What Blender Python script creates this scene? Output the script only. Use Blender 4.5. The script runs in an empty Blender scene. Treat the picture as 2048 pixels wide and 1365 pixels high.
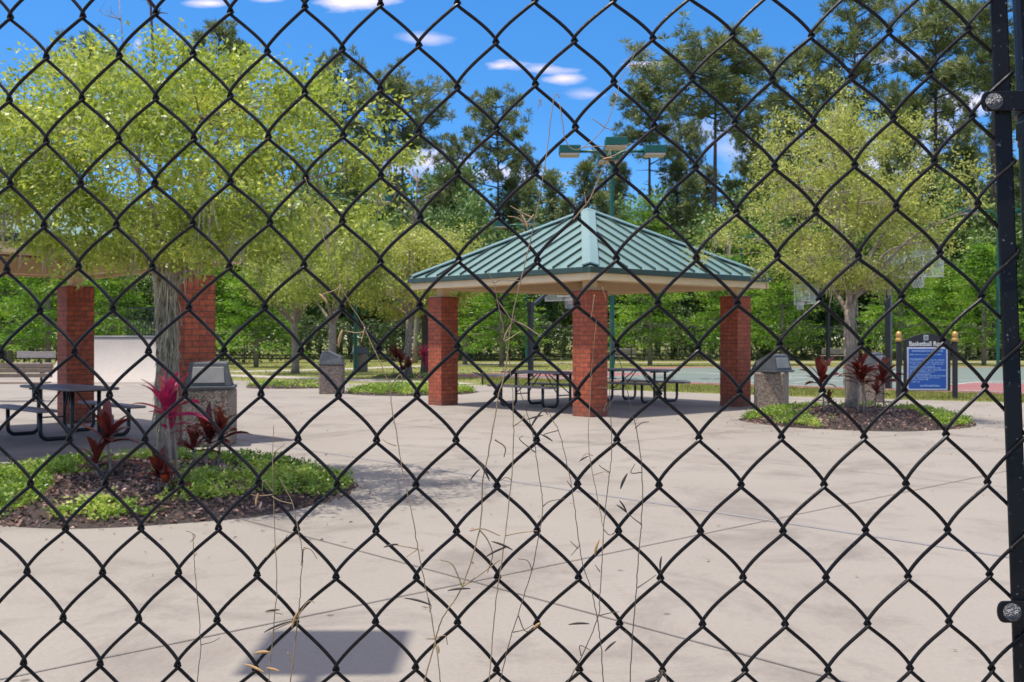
import bpy, math, random
import numpy as np
from mathutils import Vector, Matrix
random.seed(7)
C = bpy.context.scene.collection
PI = math.pi
R = math.radians
F, CX, HY, CAMH = 2150.0, 1024.0, 675.0, 1.5

def at(x, y, Z):
    """the place at depth Z that a photo pixel looks at"""
    return Vector(((x - CX) / F * Z, Z, CAMH - (y - HY) / F * Z))
def gx(x, Z):
    return (x - CX) / F * Z

# ------------------------------------------------------------------ objects
def tag(o, label=None, cat=None, group=None, kind=None):
    if label: o['label'] = label
    if cat: o['category'] = cat
    if group: o['group'] = group
    if kind: o['kind'] = kind
    return o

def empty(name, loc=(0, 0, 0), rz=0.0):
    o = bpy.data.objects.new(name, None)
    o.empty_display_size = 0.2
    C.objects.link(o)
    o.location = loc
    o.rotation_euler = (0, 0, rz)
    return o

def copy_tree(o, parent=None):
    c = o.copy()
    C.objects.link(c)
    if parent is not None:
        c.parent = parent
    for ch in list(o.children):
        copy_tree(ch, c)
    return c

def link_mesh(name, me, mat=None, parent=None, smooth=False, bevel=0.0):
    if mat: me.materials.append(mat)
    if smooth:
        me.polygons.foreach_set('use_smooth', np.ones(len(me.polygons), dtype=bool))
    o = bpy.data.objects.new(name, me)
    C.objects.link(o)
    if parent is not None: o.parent = parent
    if bevel:
        b = o.modifiers.new('bevel', 'BEVEL'); b.width = bevel; b.segments = 2; b.limit_method = 'ANGLE'
    return o

def np_mesh(name, V, Fc, mat=None, parent=None, smooth=False):
    """V (n,3), Fc (m,3|4) index array -> one mesh object"""
    V = np.asarray(V, dtype=np.float32); Fc = np.asarray(Fc, dtype=np.int32)
    me = bpy.data.meshes.new(name)
    k = Fc.shape[1]
    me.vertices.add(len(V)); me.vertices.foreach_set('co', V.ravel())
    me.loops.add(Fc.size); me.loops.foreach_set('vertex_index', Fc.ravel())
    me.polygons.add(len(Fc)); me.polygons.foreach_set('loop_start', np.arange(0, Fc.size, k, dtype=np.int32))
    me.update(calc_edges=True)
    return link_mesh(name, me, mat, parent, smooth)

class MB:
    """collects shapes for ONE mesh object"""
    def __init__(s): s.v = []; s.f = []; s.uv = []
    def add(s, vs, fs, uvs=None):
        b = len(s.v); s.v += [tuple(map(float, p)) for p in vs]
        for i, f in enumerate(fs):
            s.f.append([b + k for k in f])
            s.uv.append(uvs[i] if uvs else [(0, 0)] * len(f))
        return s
    def box(s, c, d, rz=0.0, taper=1.0, M=None):
        hx, hy, hz = d[0] / 2, d[1] / 2, d[2] / 2
        t = taper
        P = [(-hx, -hy, -hz), (hx, -hy, -hz), (hx, hy, -hz), (-hx, hy, -hz), (-hx * t, -hy * t, hz), (hx * t, -hy * t, hz), (hx * t, hy * t, hz), (-hx * t, hy * t, hz)]
        if M is not None:
            P = [tuple(M @ Vector(p)) for p in P]
        if rz:
            cs, sn = math.cos(rz), math.sin(rz)
            P = [(x * cs - y * sn, x * sn + y * cs, z) for x, y, z in P]
        P = [(x + c[0], y + c[1], z + c[2]) for x, y, z in P]
        fs = [(0, 1, 5, 4), (1, 2, 6, 5), (2, 3, 7, 6), (3, 0, 4, 7), (4, 5, 6, 7), (3, 2, 1, 0)]
        def q(w, h, o=0.0): return [(o, 0), (o + w, 0), (o + w, h), (o, h)]
        X, Y, Z = d
        return s.add(P, fs, [q(X, Z), q(Y, Z, .31), q(X, Z, .62), q(Y, Z, .93), q(X, Y), q(X, Y)])
    def beam(s, p, q, w, h, up=(0, 0, 1)):
        p = Vector(p); q = Vector(q); d = q - p; L = d.length; d.normalize()
        sd = d.cross(Vector(up))
        if sd.length < 1e-5: sd = d.cross(Vector((1, 0, 0)))
        sd.normalize(); u = sd.cross(d)
        M = Matrix((d, sd, u)).transposed()
        return s.box((p + q) / 2, (L, w, h), M=M)
    def tube(s, pts, r, n=8, cap=True):
        P = np.array([tuple(p) for p in pts], float); m = len(P)
        r = np.full(m, r, float) if np.isscalar(r) else np.asarray(r, float)
        T = np.gradient(P, axis=0); T /= np.linalg.norm(T, axis=1)[:, None] + 1e-12
        ref = np.array([0, 0, 1.0]) if abs(T[0][2]) < .9 else np.array([1.0, 0, 0])
        u = np.cross(T[0], ref); u /= np.linalg.norm(u)
        a = np.arange(n) * 2 * PI / n; ca, sa = np.cos(a)[:, None], np.sin(a)[:, None]
        vs = []
        for i in range(m):
            u = u - T[i] * (u @ T[i]); u /= np.linalg.norm(u) + 1e-12
            w = np.cross(T[i], u)
            vs.append(P[i] + r[i] * (ca * u + sa * w))
        vs = np.concatenate(vs)
        fs = [(i * n + k, i * n + (k + 1) % n, (i + 1) * n + (k + 1) % n, (i + 1) * n + k) for i in range(m - 1) for k in range(n)]
        if cap: fs += [tuple(range(n))[::-1], tuple((m - 1) * n + k for k in range(n))]
        return s.add(vs, fs)
    def lathe(s, prof, c=(0, 0, 0), n=20):
        vs = [(c[0] + r * math.cos(2 * PI * k / n), c[1] + r * math.sin(2 * PI * k / n), c[2] + z) for r, z in prof for k in range(n)]
        m = len(prof)
        fs = [(i * n + k, i * n + (k + 1) % n, (i + 1) * n + (k + 1) % n, (i + 1) * n + k) for i in range(m - 1) for k in range(n)]
        fs += [tuple(range(n))[::-1], tuple((m - 1) * n + k for k in range(n))]
        return s.add(vs, fs)
    def prism(s, prof, y0, y1, t=1.0, flip=False):
        """x-z profile swept along y from y0 to y1"""
        n = len(prof)
        vs = [(x, y0, z) for x, z in prof] + [(x, y1, z) for x, z in prof]
        fs = [tuple(range(n)), tuple(range(2 * n - 1, n - 1, -1))] + [(k, n + k, n + (k + 1) % n, (k + 1) % n) for k in range(n)]
        return s.add(vs, fs)
    def poly(s, pts, z=0.0):
        return s.add([(p[0], p[1], z) for p in pts], [tuple(range(len(pts)))], [[(p[0], p[1]) for p in pts]])
    def build(s, name, mat=None, parent=None, smooth=False, bevel=0.0):
        me = bpy.data.meshes.new(name)
        me.from_pydata(s.v, [], s.f); me.update()
        ul = me.uv_layers.new(name='UVMap')
        flat = [c for f in s.uv for p in f for c in p]
        ul.data.foreach_set('uv', np.array(flat, np.float32))
        return link_mesh(name, me, mat, parent, smooth, bevel)

def shade_flatish(o, ang=40):
    me = o.data
    me.polygons.foreach_set('use_smooth', np.ones(len(me.polygons), dtype=bool))
    try: me.set_sharp_from_angle(angle=R(ang))
    except Exception: pass
    return o

# ------------------------------------------------------------------ materials
def new_mat(name):
    m = bpy.data.materials.new(name); m.use_nodes = True
    nt = m.node_tree; nt.nodes.clear()
    out = nt.nodes.new('ShaderNodeOutputMaterial'); b = nt.nodes.new('ShaderNodeBsdfPrincipled')
    nt.links.new(b.outputs[0], out.inputs[0])
    return m, nt, b, out

def ramp(nt, stops):
    r = nt.nodes.new('ShaderNodeValToRGB'); e = r.color_ramp.elements
    while len(e) < len(stops): e.new(0.5)
    for k, (p, c) in enumerate(stops):
        e[k].position = p; e[k].color = (*c, 1)
    return r

def mat(name, col, rough=.6, metal=0.0, var=.15, scale=6.0, bump=0.0, bscale=60.0, spec=.5, var2=None, coat=0.0):
    m, nt, b, out = new_mat(name)
    tc = nt.nodes.new('ShaderNodeTexCoord')
    n = nt.nodes.new('ShaderNodeTexNoise'); n.inputs['Scale'].default_value = scale; n.inputs['Detail'].default_value = 6
    n.inputs['Roughness'].default_value = .65
    nt.links.new(tc.outputs['Object'], n.inputs['Vector'])
    lo = tuple(c * (1 - var) for c in col); hi = tuple(min(1, c * (1 + var)) for c in col)
    st = [(.3, lo), (.7, hi)]
    if var2: st = [(.25, lo), (.62, hi), (.78, var2)]
    r = ramp(nt, st)
    nt.links.new(n.outputs['Fac'], r.inputs[0]); nt.links.new(r.outputs[0], b.inputs['Base Color'])
    b.inputs['Roughness'].default_value = rough; b.inputs['Metallic'].default_value = metal
    b.inputs['Specular IOR Level'].default_value = spec
    if coat: b.inputs['Coat Weight'].default_value = coat
    if bump:
        n2 = nt.nodes.new('ShaderNodeTexNoise'); n2.inputs['Scale'].default_value = bscale; n2.inputs['Detail'].default_value = 5
        nt.links.new(tc.outputs['Object'], n2.inputs['Vector'])
        bp = nt.nodes.new('ShaderNodeBump'); bp.inputs['Strength'].default_value = bump; bp.inputs['Distance'].default_value = .01
        nt.links.new(n2.outputs['Fac'], bp.inputs['Height']); nt.links.new(bp.outputs[0], b.inputs['Normal'])
    return m

def leaf_mat(name, stops, trans=.35, rough=.45, clump=1.2, spec=.4):
    """leaf colour differs from leaf to leaf and from clump to clump"""
    m, nt, b, out = new_mat(name)
    g = nt.nodes.new('ShaderNodeNewGeometry'); tc = nt.nodes.new('ShaderNodeTexCoord')
    n = nt.nodes.new('ShaderNodeTexNoise'); n.inputs['Scale'].default_value = clump; n.inputs['Detail'].default_value = 2
    nt.links.new(tc.outputs['Object'], n.inputs['Vector'])
    mx = nt.nodes.new('ShaderNodeMath'); mx.operation = 'MULTIPLY_ADD'
    nt.links.new(g.outputs['Random Per Island'], mx.inputs[0]); mx.inputs[1].default_value = .5
    ad = nt.nodes.new('ShaderNodeMath'); ad.operation = 'MULTIPLY_ADD'
    nt.links.new(n.outputs['Fac'], ad.inputs[0]); ad.inputs[1].default_value = 1.7; ad.inputs[2].default_value = -.60
    nt.links.new(ad.outputs[0], mx.inputs[2])
    r = ramp(nt, stops); nt.links.new(mx.outputs[0], r.inputs[0])
    nt.links.new(r.outputs[0], b.inputs['Base Color']); b.inputs['Roughness'].default_value = rough
    b.inputs['Specular IOR Level'].default_value = spec
    tr = nt.nodes.new('ShaderNodeBsdfTranslucent'); ms = nt.nodes.new('ShaderNodeMixShader'); ms.inputs[0].default_value = trans
    hs = nt.nodes.new('ShaderNodeHueSaturation'); hs.inputs['Saturation'].default_value = 1.1; hs.inputs['Value'].default_value = 1.25
    nt.links.new(r.outputs[0], hs.inputs['Color']); nt.links.new(hs.outputs[0], tr.inputs['Color'])
    nt.links.new(b.outputs[0], ms.inputs[1]); nt.links.new(tr.outputs[0], ms.inputs[2]); nt.links.new(ms.outputs[0], out.inputs[0])
    return m

def brick_mat(name, c1, c2, mortar, bw, rh, rot=False):
    m, nt, b, out = new_mat(name)
    uv = nt.nodes.new('ShaderNodeUVMap'); br = nt.nodes.new('ShaderNodeTexBrick')
    br.inputs['Scale'].default_value = 1.0; br.inputs['Brick Width'].default_value = bw; br.inputs['Row Height'].default_value = rh
    br.inputs['Mortar Size'].default_value = .0075; br.inputs['Mortar Smooth'].default_value = .2; br.inputs['Bias'].default_value = -.1
    br.inputs['Color1'].default_value = (*c1, 1); br.inputs['Color2'].default_value = (*c2, 1); br.inputs['Mortar'].default_value = (*mortar, 1)
    nt.links.new(uv.outputs[0], br.inputs['Vector'])
    n = nt.nodes.new('ShaderNodeTexNoise'); n.inputs['Scale'].default_value = 14; n.inputs['Detail'].default_value = 6
    tc = nt.nodes.new('ShaderNodeTexCoord'); nt.links.new(tc.outputs['Object'], n.inputs['Vector'])
    r = ramp(nt, [(.3, (.62, .6, .6)), (.7, (1.15, 1.12, 1.1))])
    nt.links.new(n.outputs['Fac'], r.inputs[0])
    mx = nt.nodes.new('ShaderNodeMix'); mx.data_type = 'RGBA'; mx.blend_type = 'MULTIPLY'; mx.inputs['Factor'].default_value = 1
    nt.links.new(br.outputs['Color'], mx.inputs['A']); nt.links.new(r.outputs[0], mx.inputs['B'])
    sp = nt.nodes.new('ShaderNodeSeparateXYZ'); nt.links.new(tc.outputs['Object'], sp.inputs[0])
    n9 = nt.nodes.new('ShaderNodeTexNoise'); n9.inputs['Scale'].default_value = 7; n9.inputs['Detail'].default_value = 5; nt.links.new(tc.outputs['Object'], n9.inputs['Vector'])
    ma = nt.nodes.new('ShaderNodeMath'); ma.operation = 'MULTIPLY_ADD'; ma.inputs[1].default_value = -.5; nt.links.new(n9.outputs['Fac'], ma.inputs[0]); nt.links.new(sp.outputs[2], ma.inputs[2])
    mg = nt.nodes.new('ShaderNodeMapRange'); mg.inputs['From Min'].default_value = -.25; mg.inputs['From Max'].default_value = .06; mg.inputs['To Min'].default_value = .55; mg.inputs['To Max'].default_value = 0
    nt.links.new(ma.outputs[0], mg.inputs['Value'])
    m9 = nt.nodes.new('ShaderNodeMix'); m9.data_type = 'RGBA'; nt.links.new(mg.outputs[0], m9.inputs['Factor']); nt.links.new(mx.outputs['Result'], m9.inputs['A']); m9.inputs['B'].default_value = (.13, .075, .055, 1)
    nt.links.new(m9.outputs['Result'], b.inputs['Base Color']); b.inputs['Roughness'].default_value = .75
    bp = nt.nodes.new('ShaderNodeBump'); bp.invert = True; bp.inputs['Strength'].default_value = .6; bp.inputs['Distance'].default_value = .006
    nt.links.new(br.outputs['Fac'], bp.inputs['Height']); nt.links.new(bp.outputs[0], b.inputs['Normal'])
    return m

def ground_mat(name, stops, big, small, rough=.9, bump=.3, speck=None, spec=.3, blotch=None):
    """ground colour from a large and a fine noise in world space"""
    m, nt, b, out = new_mat(name)
    tc = nt.nodes.new('ShaderNodeTexCoord')
    a = nt.nodes.new('ShaderNodeTexNoise'); a.inputs['Scale'].default_value = big; a.inputs['Detail'].default_value = 8; a.inputs['Roughness'].default_value = .6
    c = nt.nodes.new('ShaderNodeTexNoise'); c.inputs['Scale'].default_value = small; c.inputs['Detail'].default_value = 6; c.inputs['Roughness'].default_value = .7
    for x in (a, c): nt.links.new(tc.outputs['Object'], x.inputs['Vector'])
    mx = nt.nodes.new('ShaderNodeMath'); mx.operation = 'MULTIPLY_ADD'; mx.inputs[1].default_value = .45
    hf = nt.nodes.new('ShaderNodeMath'); hf.operation = 'MULTIPLY'; hf.inputs[1].default_value = .55
    nt.links.new(c.outputs['Fac'], hf.inputs[0]); nt.links.new(a.outputs['Fac'], mx.inputs[0]); nt.links.new(hf.outputs[0], mx.inputs[2])
    r = ramp(nt, stops); nt.links.new(mx.outputs[0], r.inputs[0])
    col = r.outputs[0]
    if blotch:
        q = nt.nodes.new('ShaderNodeTexNoise'); q.inputs['Scale'].default_value = blotch[0]; q.inputs['Detail'].default_value = 9; q.inputs['Roughness'].default_value = .72; q.inputs['Distortion'].default_value = .6
        nt.links.new(tc.outputs['Object'], q.inputs['Vector'])
        rq = ramp(nt, [(.36, blotch[1]), (.50, (1, 1, 1)), (.66, (1, 1, 1)), (.78, (1.06, 1.05, 1.04))])
        nt.links.new(q.outputs['Fac'], rq.inputs[0])
        mq = nt.nodes.new('ShaderNodeMix'); mq.data_type = 'RGBA'; mq.blend_type = 'MULTIPLY'; mq.inputs['Factor'].default_value = 1
        nt.links.new(col, mq.inputs['A']); nt.links.new(rq.outputs[0], mq.inputs['B']); col = mq.outputs['Result']
    if speck:
        v = nt.nodes.new('ShaderNodeTexVoronoi'); v.inputs['Scale'].default_value = speck[0]
        nt.links.new(tc.outputs['Object'], v.inputs['Vector'])
        rr = ramp(nt, [(speck[1], speck[2]), (speck[1] + .02, (1, 1, 1))])
        nt.links.new(v.outputs['Distance'], rr.inputs[0])
        mm = nt.nodes.new('ShaderNodeMix'); mm.data_type = 'RGBA'; mm.blend_type = 'MULTIPLY'; mm.inputs['Factor'].default_value = 1
        nt.links.new(col, mm.inputs['A']); nt.links.new(rr.outputs[0], mm.inputs['B']); col = mm.outputs['Result']
    nt.links.new(col, b.inputs['Base Color']); b.inputs['Roughness'].default_value = rough; b.inputs['Specular IOR Level'].default_value = spec
    bp = nt.nodes.new('ShaderNodeBump'); bp.inputs['Strength'].default_value = bump; bp.inputs['Distance'].default_value = .01
    nt.links.new(c.outputs['Fac'], bp.inputs['Height']); nt.links.new(bp.outputs[0], b.inputs['Normal'])
    return m

M = dict(
    concrete=ground_mat('concrete', [(.3, (0.208, 0.183, 0.151)), (.45, (0.250, 0.222, 0.185)), (.55, (0.265, 0.237, 0.198)), (.7, (0.298, 0.269, 0.228))], .45, 38, .85, .22, speck=(1.6, .022, (0.463, 0.435, 0.401)), blotch=(.8, (0.745, 0.725, 0.729))),
    joint=mat('joint_filler', (.135, .118, .102), .9, var=.3, scale=3),
    stain=mat('worn_joint', (.215, .20, .195), .9, var=.1),
    path=ground_mat('path_concrete', [(.3, (.33, .29, .25)), (.7, (.40, .355, .315))], .4, 30, .85, .15),
    lawn=ground_mat('lawn', [(.3, (.10, .115, .025)), (.5, (.17, .18, .045)), (.7, (.25, .23, .08))], .5, 9, .95, .8),
    court_green=ground_mat('court_green', [(.3, (0.111, 0.143, 0.119)), (.7, (0.152, 0.184, 0.156))], .3, 12, .8, .1),
    court_red=ground_mat('court_red', [(.3, (0.212, 0.086, 0.080)), (.7, (0.281, 0.123, 0.116))], .3, 12, .8, .1),
    line_white=mat('court_line_paint', (.7, .7, .68), .7, var=.1),
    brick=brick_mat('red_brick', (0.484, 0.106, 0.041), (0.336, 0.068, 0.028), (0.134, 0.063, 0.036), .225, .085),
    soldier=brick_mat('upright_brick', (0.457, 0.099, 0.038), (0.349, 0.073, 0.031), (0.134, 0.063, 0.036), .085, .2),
    roof=mat('green_metal_roof', (.15, .252, .228), .38, .15, var=.10, scale=1.5, spec=.5),
    trim=mat('dark_green_trim', (.035, .065, .05), .45, .1, var=.15),
    tan=mat('tan_painted_wood', (.78, .58, .335), .6, var=.07, scale=3),
    planks=mat('ceiling_planks', (.30, .105, .045), .55, var=.3, scale=5),
    black=mat('black_powder_coat', (.012, .012, .014), .35, .0, var=.2, spec=.5),
    plastic=mat('grey_brown_plastisol', (0.270, 0.225, 0.216), .5, var=.15, scale=25, bump=.4, bscale=90),
    slat=mat('weathered_slats', (.36, .30, .27), .7, var=.2, scale=9),
    slat_brown=mat('recycled_slats', (.24, .175, .125), .7, var=.2, scale=9),
    lid=mat('dark_grey_lid', (.075, .078, .082), .5, var=.2, scale=7),
    flap=mat('grey_flap', (.24, .225, .205), .5, var=.15),
    green_pole=mat('green_pole_paint', (.008, .095, .065), .4, var=.1, spec=.5),
    lens=mat('lamp_lens', (.55, .47, .40), .35, var=.08),
    gold=mat('gold_paint', (.52, .29, .085), .32, .35, var=.12, scale=12),
    sign_black=mat('sign_black', (.022, .018, .022), .5, var=.15),
    sign_blue=mat('sign_blue', (.015, .085, .36), .45, var=.08),
    sign_white=mat('sign_white', (.62, .64, .7), .5, var=.05),
    letter=mat('white_letters', (.8, .78, .74), .5, var=.03),
    letter_blue=mat('pale_blue_letters', (0.400, 0.576, 0.780), .5, var=.08),
    emblem=mat('emblem_teal', (.42, .50, .49), .5, var=.06),
    ramp=ground_mat('ramp_concrete', [(.3, (0.291, 0.259, 0.223)), (.7, (0.394, 0.349, 0.303))], .9, 14, .75, .1),
    blue=mat('blue_panel', (.02, .075, .30), .5, var=.2),
    board=mat('white_backboard', (.36, .37, .38), .4, var=.04),
    bark=mat('grey_bark', (.21, .17, .13), .9, var=.4, scale=18, bump=.9, bscale=45, var2=(.30, .29, .23)),
    bark_pine=mat('pine_bark', (.085, .058, .045), .9, var=.4, scale=5, bump=.8, bscale=18),
    bark_pale=mat('pale_bark', (.25, .20, .155), .9, var=.4, scale=9, bump=.8, bscale=40),
    moss=mat('spanish_moss', (0.420, 0.361, 0.260), .95, var=.35, scale=9, spec=.1),
    bolt=mat('galvanised_bolt', (.20, .20, .21), .42, .75, var=.6, scale=210, bump=.9, bscale=420),
    rust=mat('rusty_steel', (.16, .055, .025), .85, .2, var=.5, scale=120),
    vine=mat('dry_vine', (.27, .19, .105), .8, var=.45, scale=30),
    vine_dark=mat('dark_dry_vine', (.10, .075, .05), .85, var=.4, scale=30),
    pod=mat('dark_seed_pod', (.035, .028, .022), .7, var=.4, scale=90),
    pod_tan=mat('tan_seed_pod', (.42, .25, .10), .7, var=.3, scale=90),
)
# black vinyl wire and worn paint: glossy, scuffed
def vinyl(name, col, rough, fleck):
    m, nt, b, out = new_mat(name)
    tc = nt.nodes.new('ShaderNodeTexCoord')
    n = nt.nodes.new('ShaderNodeTexNoise'); n.inputs['Scale'].default_value = 260; n.inputs['Detail'].default_value = 4
    nt.links.new(tc.outputs['Object'], n.inputs['Vector'])
    r = ramp(nt, [(.0, col), (.66, col), (.74, fleck)]); nt.links.new(n.outputs['Fac'], r.inputs[0])
    nt.links.new(r.outputs[0], b.inputs['Base Color'])
    n3 = nt.nodes.new('ShaderNodeTexNoise'); n3.inputs['Scale'].default_value = 40
    nt.links.new(tc.outputs['Object'], n3.inputs['Vector'])
    mr = nt.nodes.new('ShaderNodeMapRange'); mr.inputs['To Min'].default_value = rough - .08; mr.inputs['To Max'].default_value = rough + .12
    nt.links.new(n3.outputs['Fac'], mr.inputs['Value']); nt.links.new(mr.outputs[0], b.inputs['Roughness'])
    b.inputs['Specular IOR Level'].default_value = .2
    bp = nt.nodes.new('ShaderNodeBump'); bp.inputs['Strength'].default_value = .25; bp.inputs['Distance'].default_value = .001
    nt.links.new(n.outputs['Fac'], bp.inputs['Height']); nt.links.new(bp.outputs[0], b.inputs['Normal'])
    return m
M['wire'] = vinyl('black_vinyl_wire', (.006, .0054, .006), .36, (.06, .054, .048))
M['bar'] = vinyl('worn_black_paint', (.007, .007, .008), .34, (.16, .16, .165))
# exposed aggregate of the litter bins
def aggregate():
    m, nt, b, out = new_mat('exposed_aggregate')
    tc = nt.nodes.new('ShaderNodeTexCoord')
    v = nt.nodes.new('ShaderNodeTexVoronoi'); v.inputs['Scale'].default_value = 55
    nt.links.new(tc.outputs['Object'], v.inputs['Vector'])
    sp = nt.nodes.new('ShaderNodeSeparateColor'); nt.links.new(v.outputs['Color'], sp.inputs[0])
    r = ramp(nt, [(0, (.09, .062, .042)), (.35, (.20, .145, .10)), (.7, (.29, .22, .16)), (1, (.42, .34, .265))])
    nt.links.new(sp.outputs[0], r.inputs[0]); nt.links.new(r.outputs[0], b.inputs['Base Color'])
    b.inputs['Roughness'].default_value = .8
    bp = nt.nodes.new('ShaderNodeBump'); bp.inputs['Strength'].default_value = .5; bp.inputs['Distance'].default_value = .006
    nt.links.new(v.outputs['Distance'], bp.inputs['Height']); bp.invert = True
    nt.links.new(bp.outputs[0], b.inputs['Normal'])
    return m
M['aggregate'] = aggregate()
M['leaf_oak'] = leaf_mat('oak_leaf', [(0, (0.125, 0.170, 0.023)), (.4, (0.277, 0.350, 0.059)), (.75, (0.458, 0.513, 0.111)), (1, (0.611, 0.602, 0.157))], .38, .4, 1.6)
M['leaf_pale'] = leaf_mat('pale_oak_leaf', [(0, (0.184, 0.217, 0.035)), (.4, (0.342, 0.376, 0.082)), (.75, (0.499, 0.521, 0.140)), (1, (0.631, 0.607, 0.199))], .38, .45, 1.3)
M['leaf_mid'] = leaf_mat('mid_oak_leaf', [(0, (0.132, 0.175, 0.027)), (.45, (0.276, 0.342, 0.061)), (1, (0.499, 0.525, 0.146))], .38, .5, .9)
M['leaf_bright'] = leaf_mat('cypress_leaf', [(0, (0.052, 0.117, 0.014)), (.4, (0.129, 0.257, 0.026)), (.8, (0.246, 0.386, 0.047)), (1, (0.351, 0.445, 0.082))], .42, .5, .8)
M['leaf_forest'] = leaf_mat('forest_leaf', [(0, (0.043, 0.085, 0.031)), (.45, (0.119, 0.200, 0.057)), (.8, (0.239, 0.331, 0.094)), (1, (0.371, 0.451, 0.133))], .25, .5, .45)
M['leaf_hedge'] = leaf_mat('hedge_leaf', [(0, (0.024, 0.045, 0.017)), (.5, (0.075, 0.120, 0.038)), (1, (0.210, 0.255, 0.098))], .25, .45, .8)
M['needle'] = leaf_mat('pine_needle', [(0, (0.065, 0.092, 0.042)), (.45, (0.161, 0.207, 0.073)), (.8, (0.298, 0.321, 0.115)), (1, (0.413, 0.401, 0.161))], .2, .5, .5)
M['leaf_ground'] = leaf_mat('ground_cover_leaf', [(0, (0.065, 0.121, 0.019)), (.45, (0.211, 0.324, 0.049)), (.8, (0.405, 0.502, 0.097)), (1, (0.583, 0.616, 0.178))], .35, .4, 2.2)
M['leaf_red'] = leaf_mat('dark_red_leaf', [(0, (.055, .012, .012)), (.45, (.13, .025, .02)), (.85, (.22, .05, .03)), (1, (.30, .10, .045))], .3, .4, 4)
M['leaf_pink'] = leaf_mat('pink_leaf', [(0, (.15, .018, .03)), (.4, (.40, .035, .10)), (.7, (.55, .07, .15)), (1, (.50, .24, .09))], .3, .4, 5)
M['grass'] = leaf_mat('grass_blade', [(0, (0.096, 0.120, 0.024)), (.5, (0.204, 0.228, 0.048)), (1, (0.360, 0.336, 0.108))], .35, .6, .8)
M['bark_chip'] = leaf_mat('bark_chip', [(0, (0.054, 0.035, 0.029)), (.45, (0.186, 0.110, 0.084)), (.8, (0.370, 0.226, 0.173)), (1, (0.690, 0.493, 0.394))], .0, .85, 2.5, spec=.2)
M['soil'] = mat('mulch_soil', (.035, .024, .019), .95, var=.5, scale=25, bump=.9, bscale=40)
# ------------------------------------------------------------------ camera, sun, sky
sc = bpy.context.scene
cam = bpy.data.cameras.new('camera'); co = bpy.data.objects.new('camera', cam); C.objects.link(co)
co.location = (0, 0, CAMH); co.rotation_euler = (R(90), 0, 0)
cam.sensor_width = 36; cam.lens = F / 2048 * 36; cam.shift_y = (HY - 682.5) / 2048
cam.clip_start = .05; cam.clip_end = 3000
cam.dof.use_dof = True; cam.dof.focus_distance = .96; cam.dof.aperture_fstop = 38
sc.camera = co
sc.view_settings.view_transform = 'Standard'; sc.view_settings.look = 'None'
sc.view_settings.exposure = 0.66; sc.view_settings.gamma = 1
sc.view_settings.use_curve_mapping = False
sc.cycles.max_bounces = 6; sc.cycles.transparent_max_bounces = 8; sc.cycles.diffuse_bounces = 3
SUN_D = Vector((.26, .055, -1.0)).normalized()
sl = bpy.data.lights.new('sun', 'SUN'); sl.energy = 3.7; sl.angle = R(.53); sl.color = (1, .94, .85)
so = bpy.data.objects.new('sun', sl); C.objects.link(so)
so.rotation_euler = SUN_D.to_track_quat('-Z', 'Y').to_euler(); so.location = (-8, -2, 30)

w = bpy.data.worlds.new('World'); sc.world = w; w.use_nodes = True
nt = w.node_tree; nt.nodes.clear(); N = nt.nodes.new; L = nt.links.new
out = N('ShaderNodeOutputWorld'); bg = N('ShaderNodeBackground'); L(bg.outputs[0], out.inputs[0])
sky = N('ShaderNodeTexSky'); sky.sky_type = 'NISHITA'; sky.sun_disc = False
sky.sun_elevation = math.asin(-SUN_D.z); sky.sun_rotation = math.atan2(-SUN_D.x, -SUN_D.y)
sky.air_density = 1.0; sky.dust_density = .3; sky.ozone_density = 2.5
tc = N('ShaderNodeTexCoord')
mp = N('ShaderNodeVectorMath'); mp.operation = 'MULTIPLY_ADD'
mp.inputs[1].default_value = (1, 1, 2.2); mp.inputs[2].default_value = (0, 0, .02)
L(tc.outputs['Generated'], mp.inputs[0])
nm = N('ShaderNodeVectorMath'); nm.operation = 'NORMALIZE'; L(mp.outputs[0], nm.inputs[0])
L(nm.outputs[0], sky.inputs['Vector'])
hs = N('ShaderNodeHueSaturation'); hs.inputs['Saturation'].default_value = 1.34; hs.inputs['Value'].default_value = 1.0
L(sky.outputs[0], hs.inputs['Color'])
# clouds: a few drifting streaks and a soft bank low on the right, by direction
sx = N('ShaderNodeSeparateXYZ'); L(tc.outputs['Generated'], sx.inputs[0])
def MA(op, a, b=None, c=None):
    n = N('ShaderNodeMath'); n.operation = op
    for k, x in enumerate((a, b, c)):
        if x is None: continue
        if isinstance(x, (int, float)): n.inputs[k].default_value = x
        else: L(x, n.inputs[k])
    return n.outputs[0]
fy = MA('MAXIMUM', sx.outputs[1], .05)
u = MA('DIVIDE', sx.outputs[0], fy); v = MA('DIVIDE', sx.outputs[2], fy)
cv = N('ShaderNodeCombineXYZ'); L(u, cv.inputs[0]); L(v, cv.inputs[1])
sv = N('ShaderNodeVectorMath'); sv.operation = 'MULTIPLY'; sv.inputs[1].default_value = (9, 34, 1); L(cv.outputs[0], sv.inputs[0])
n1 = N('ShaderNodeTexNoise'); n1.inputs['Scale'].default_value = 1.0; n1.inputs['Detail'].default_value = 7; n1.inputs['Roughness'].default_value = .6
L(sv.outputs[0], n1.inputs['Vector'])
sv2 = N('ShaderNodeVectorMath'); sv2.operation = 'MULTIPLY'; sv2.inputs[1].default_value = (9, 16, 1); L(cv.outputs[0], sv2.inputs[0])
n2 = N('ShaderNodeTexNoise'); n2.inputs['Scale'].default_value = 1.0; n2.inputs['Detail'].default_value = 7; L(sv2.outputs[0], n2.inputs['Vector'])
total = None
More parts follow.
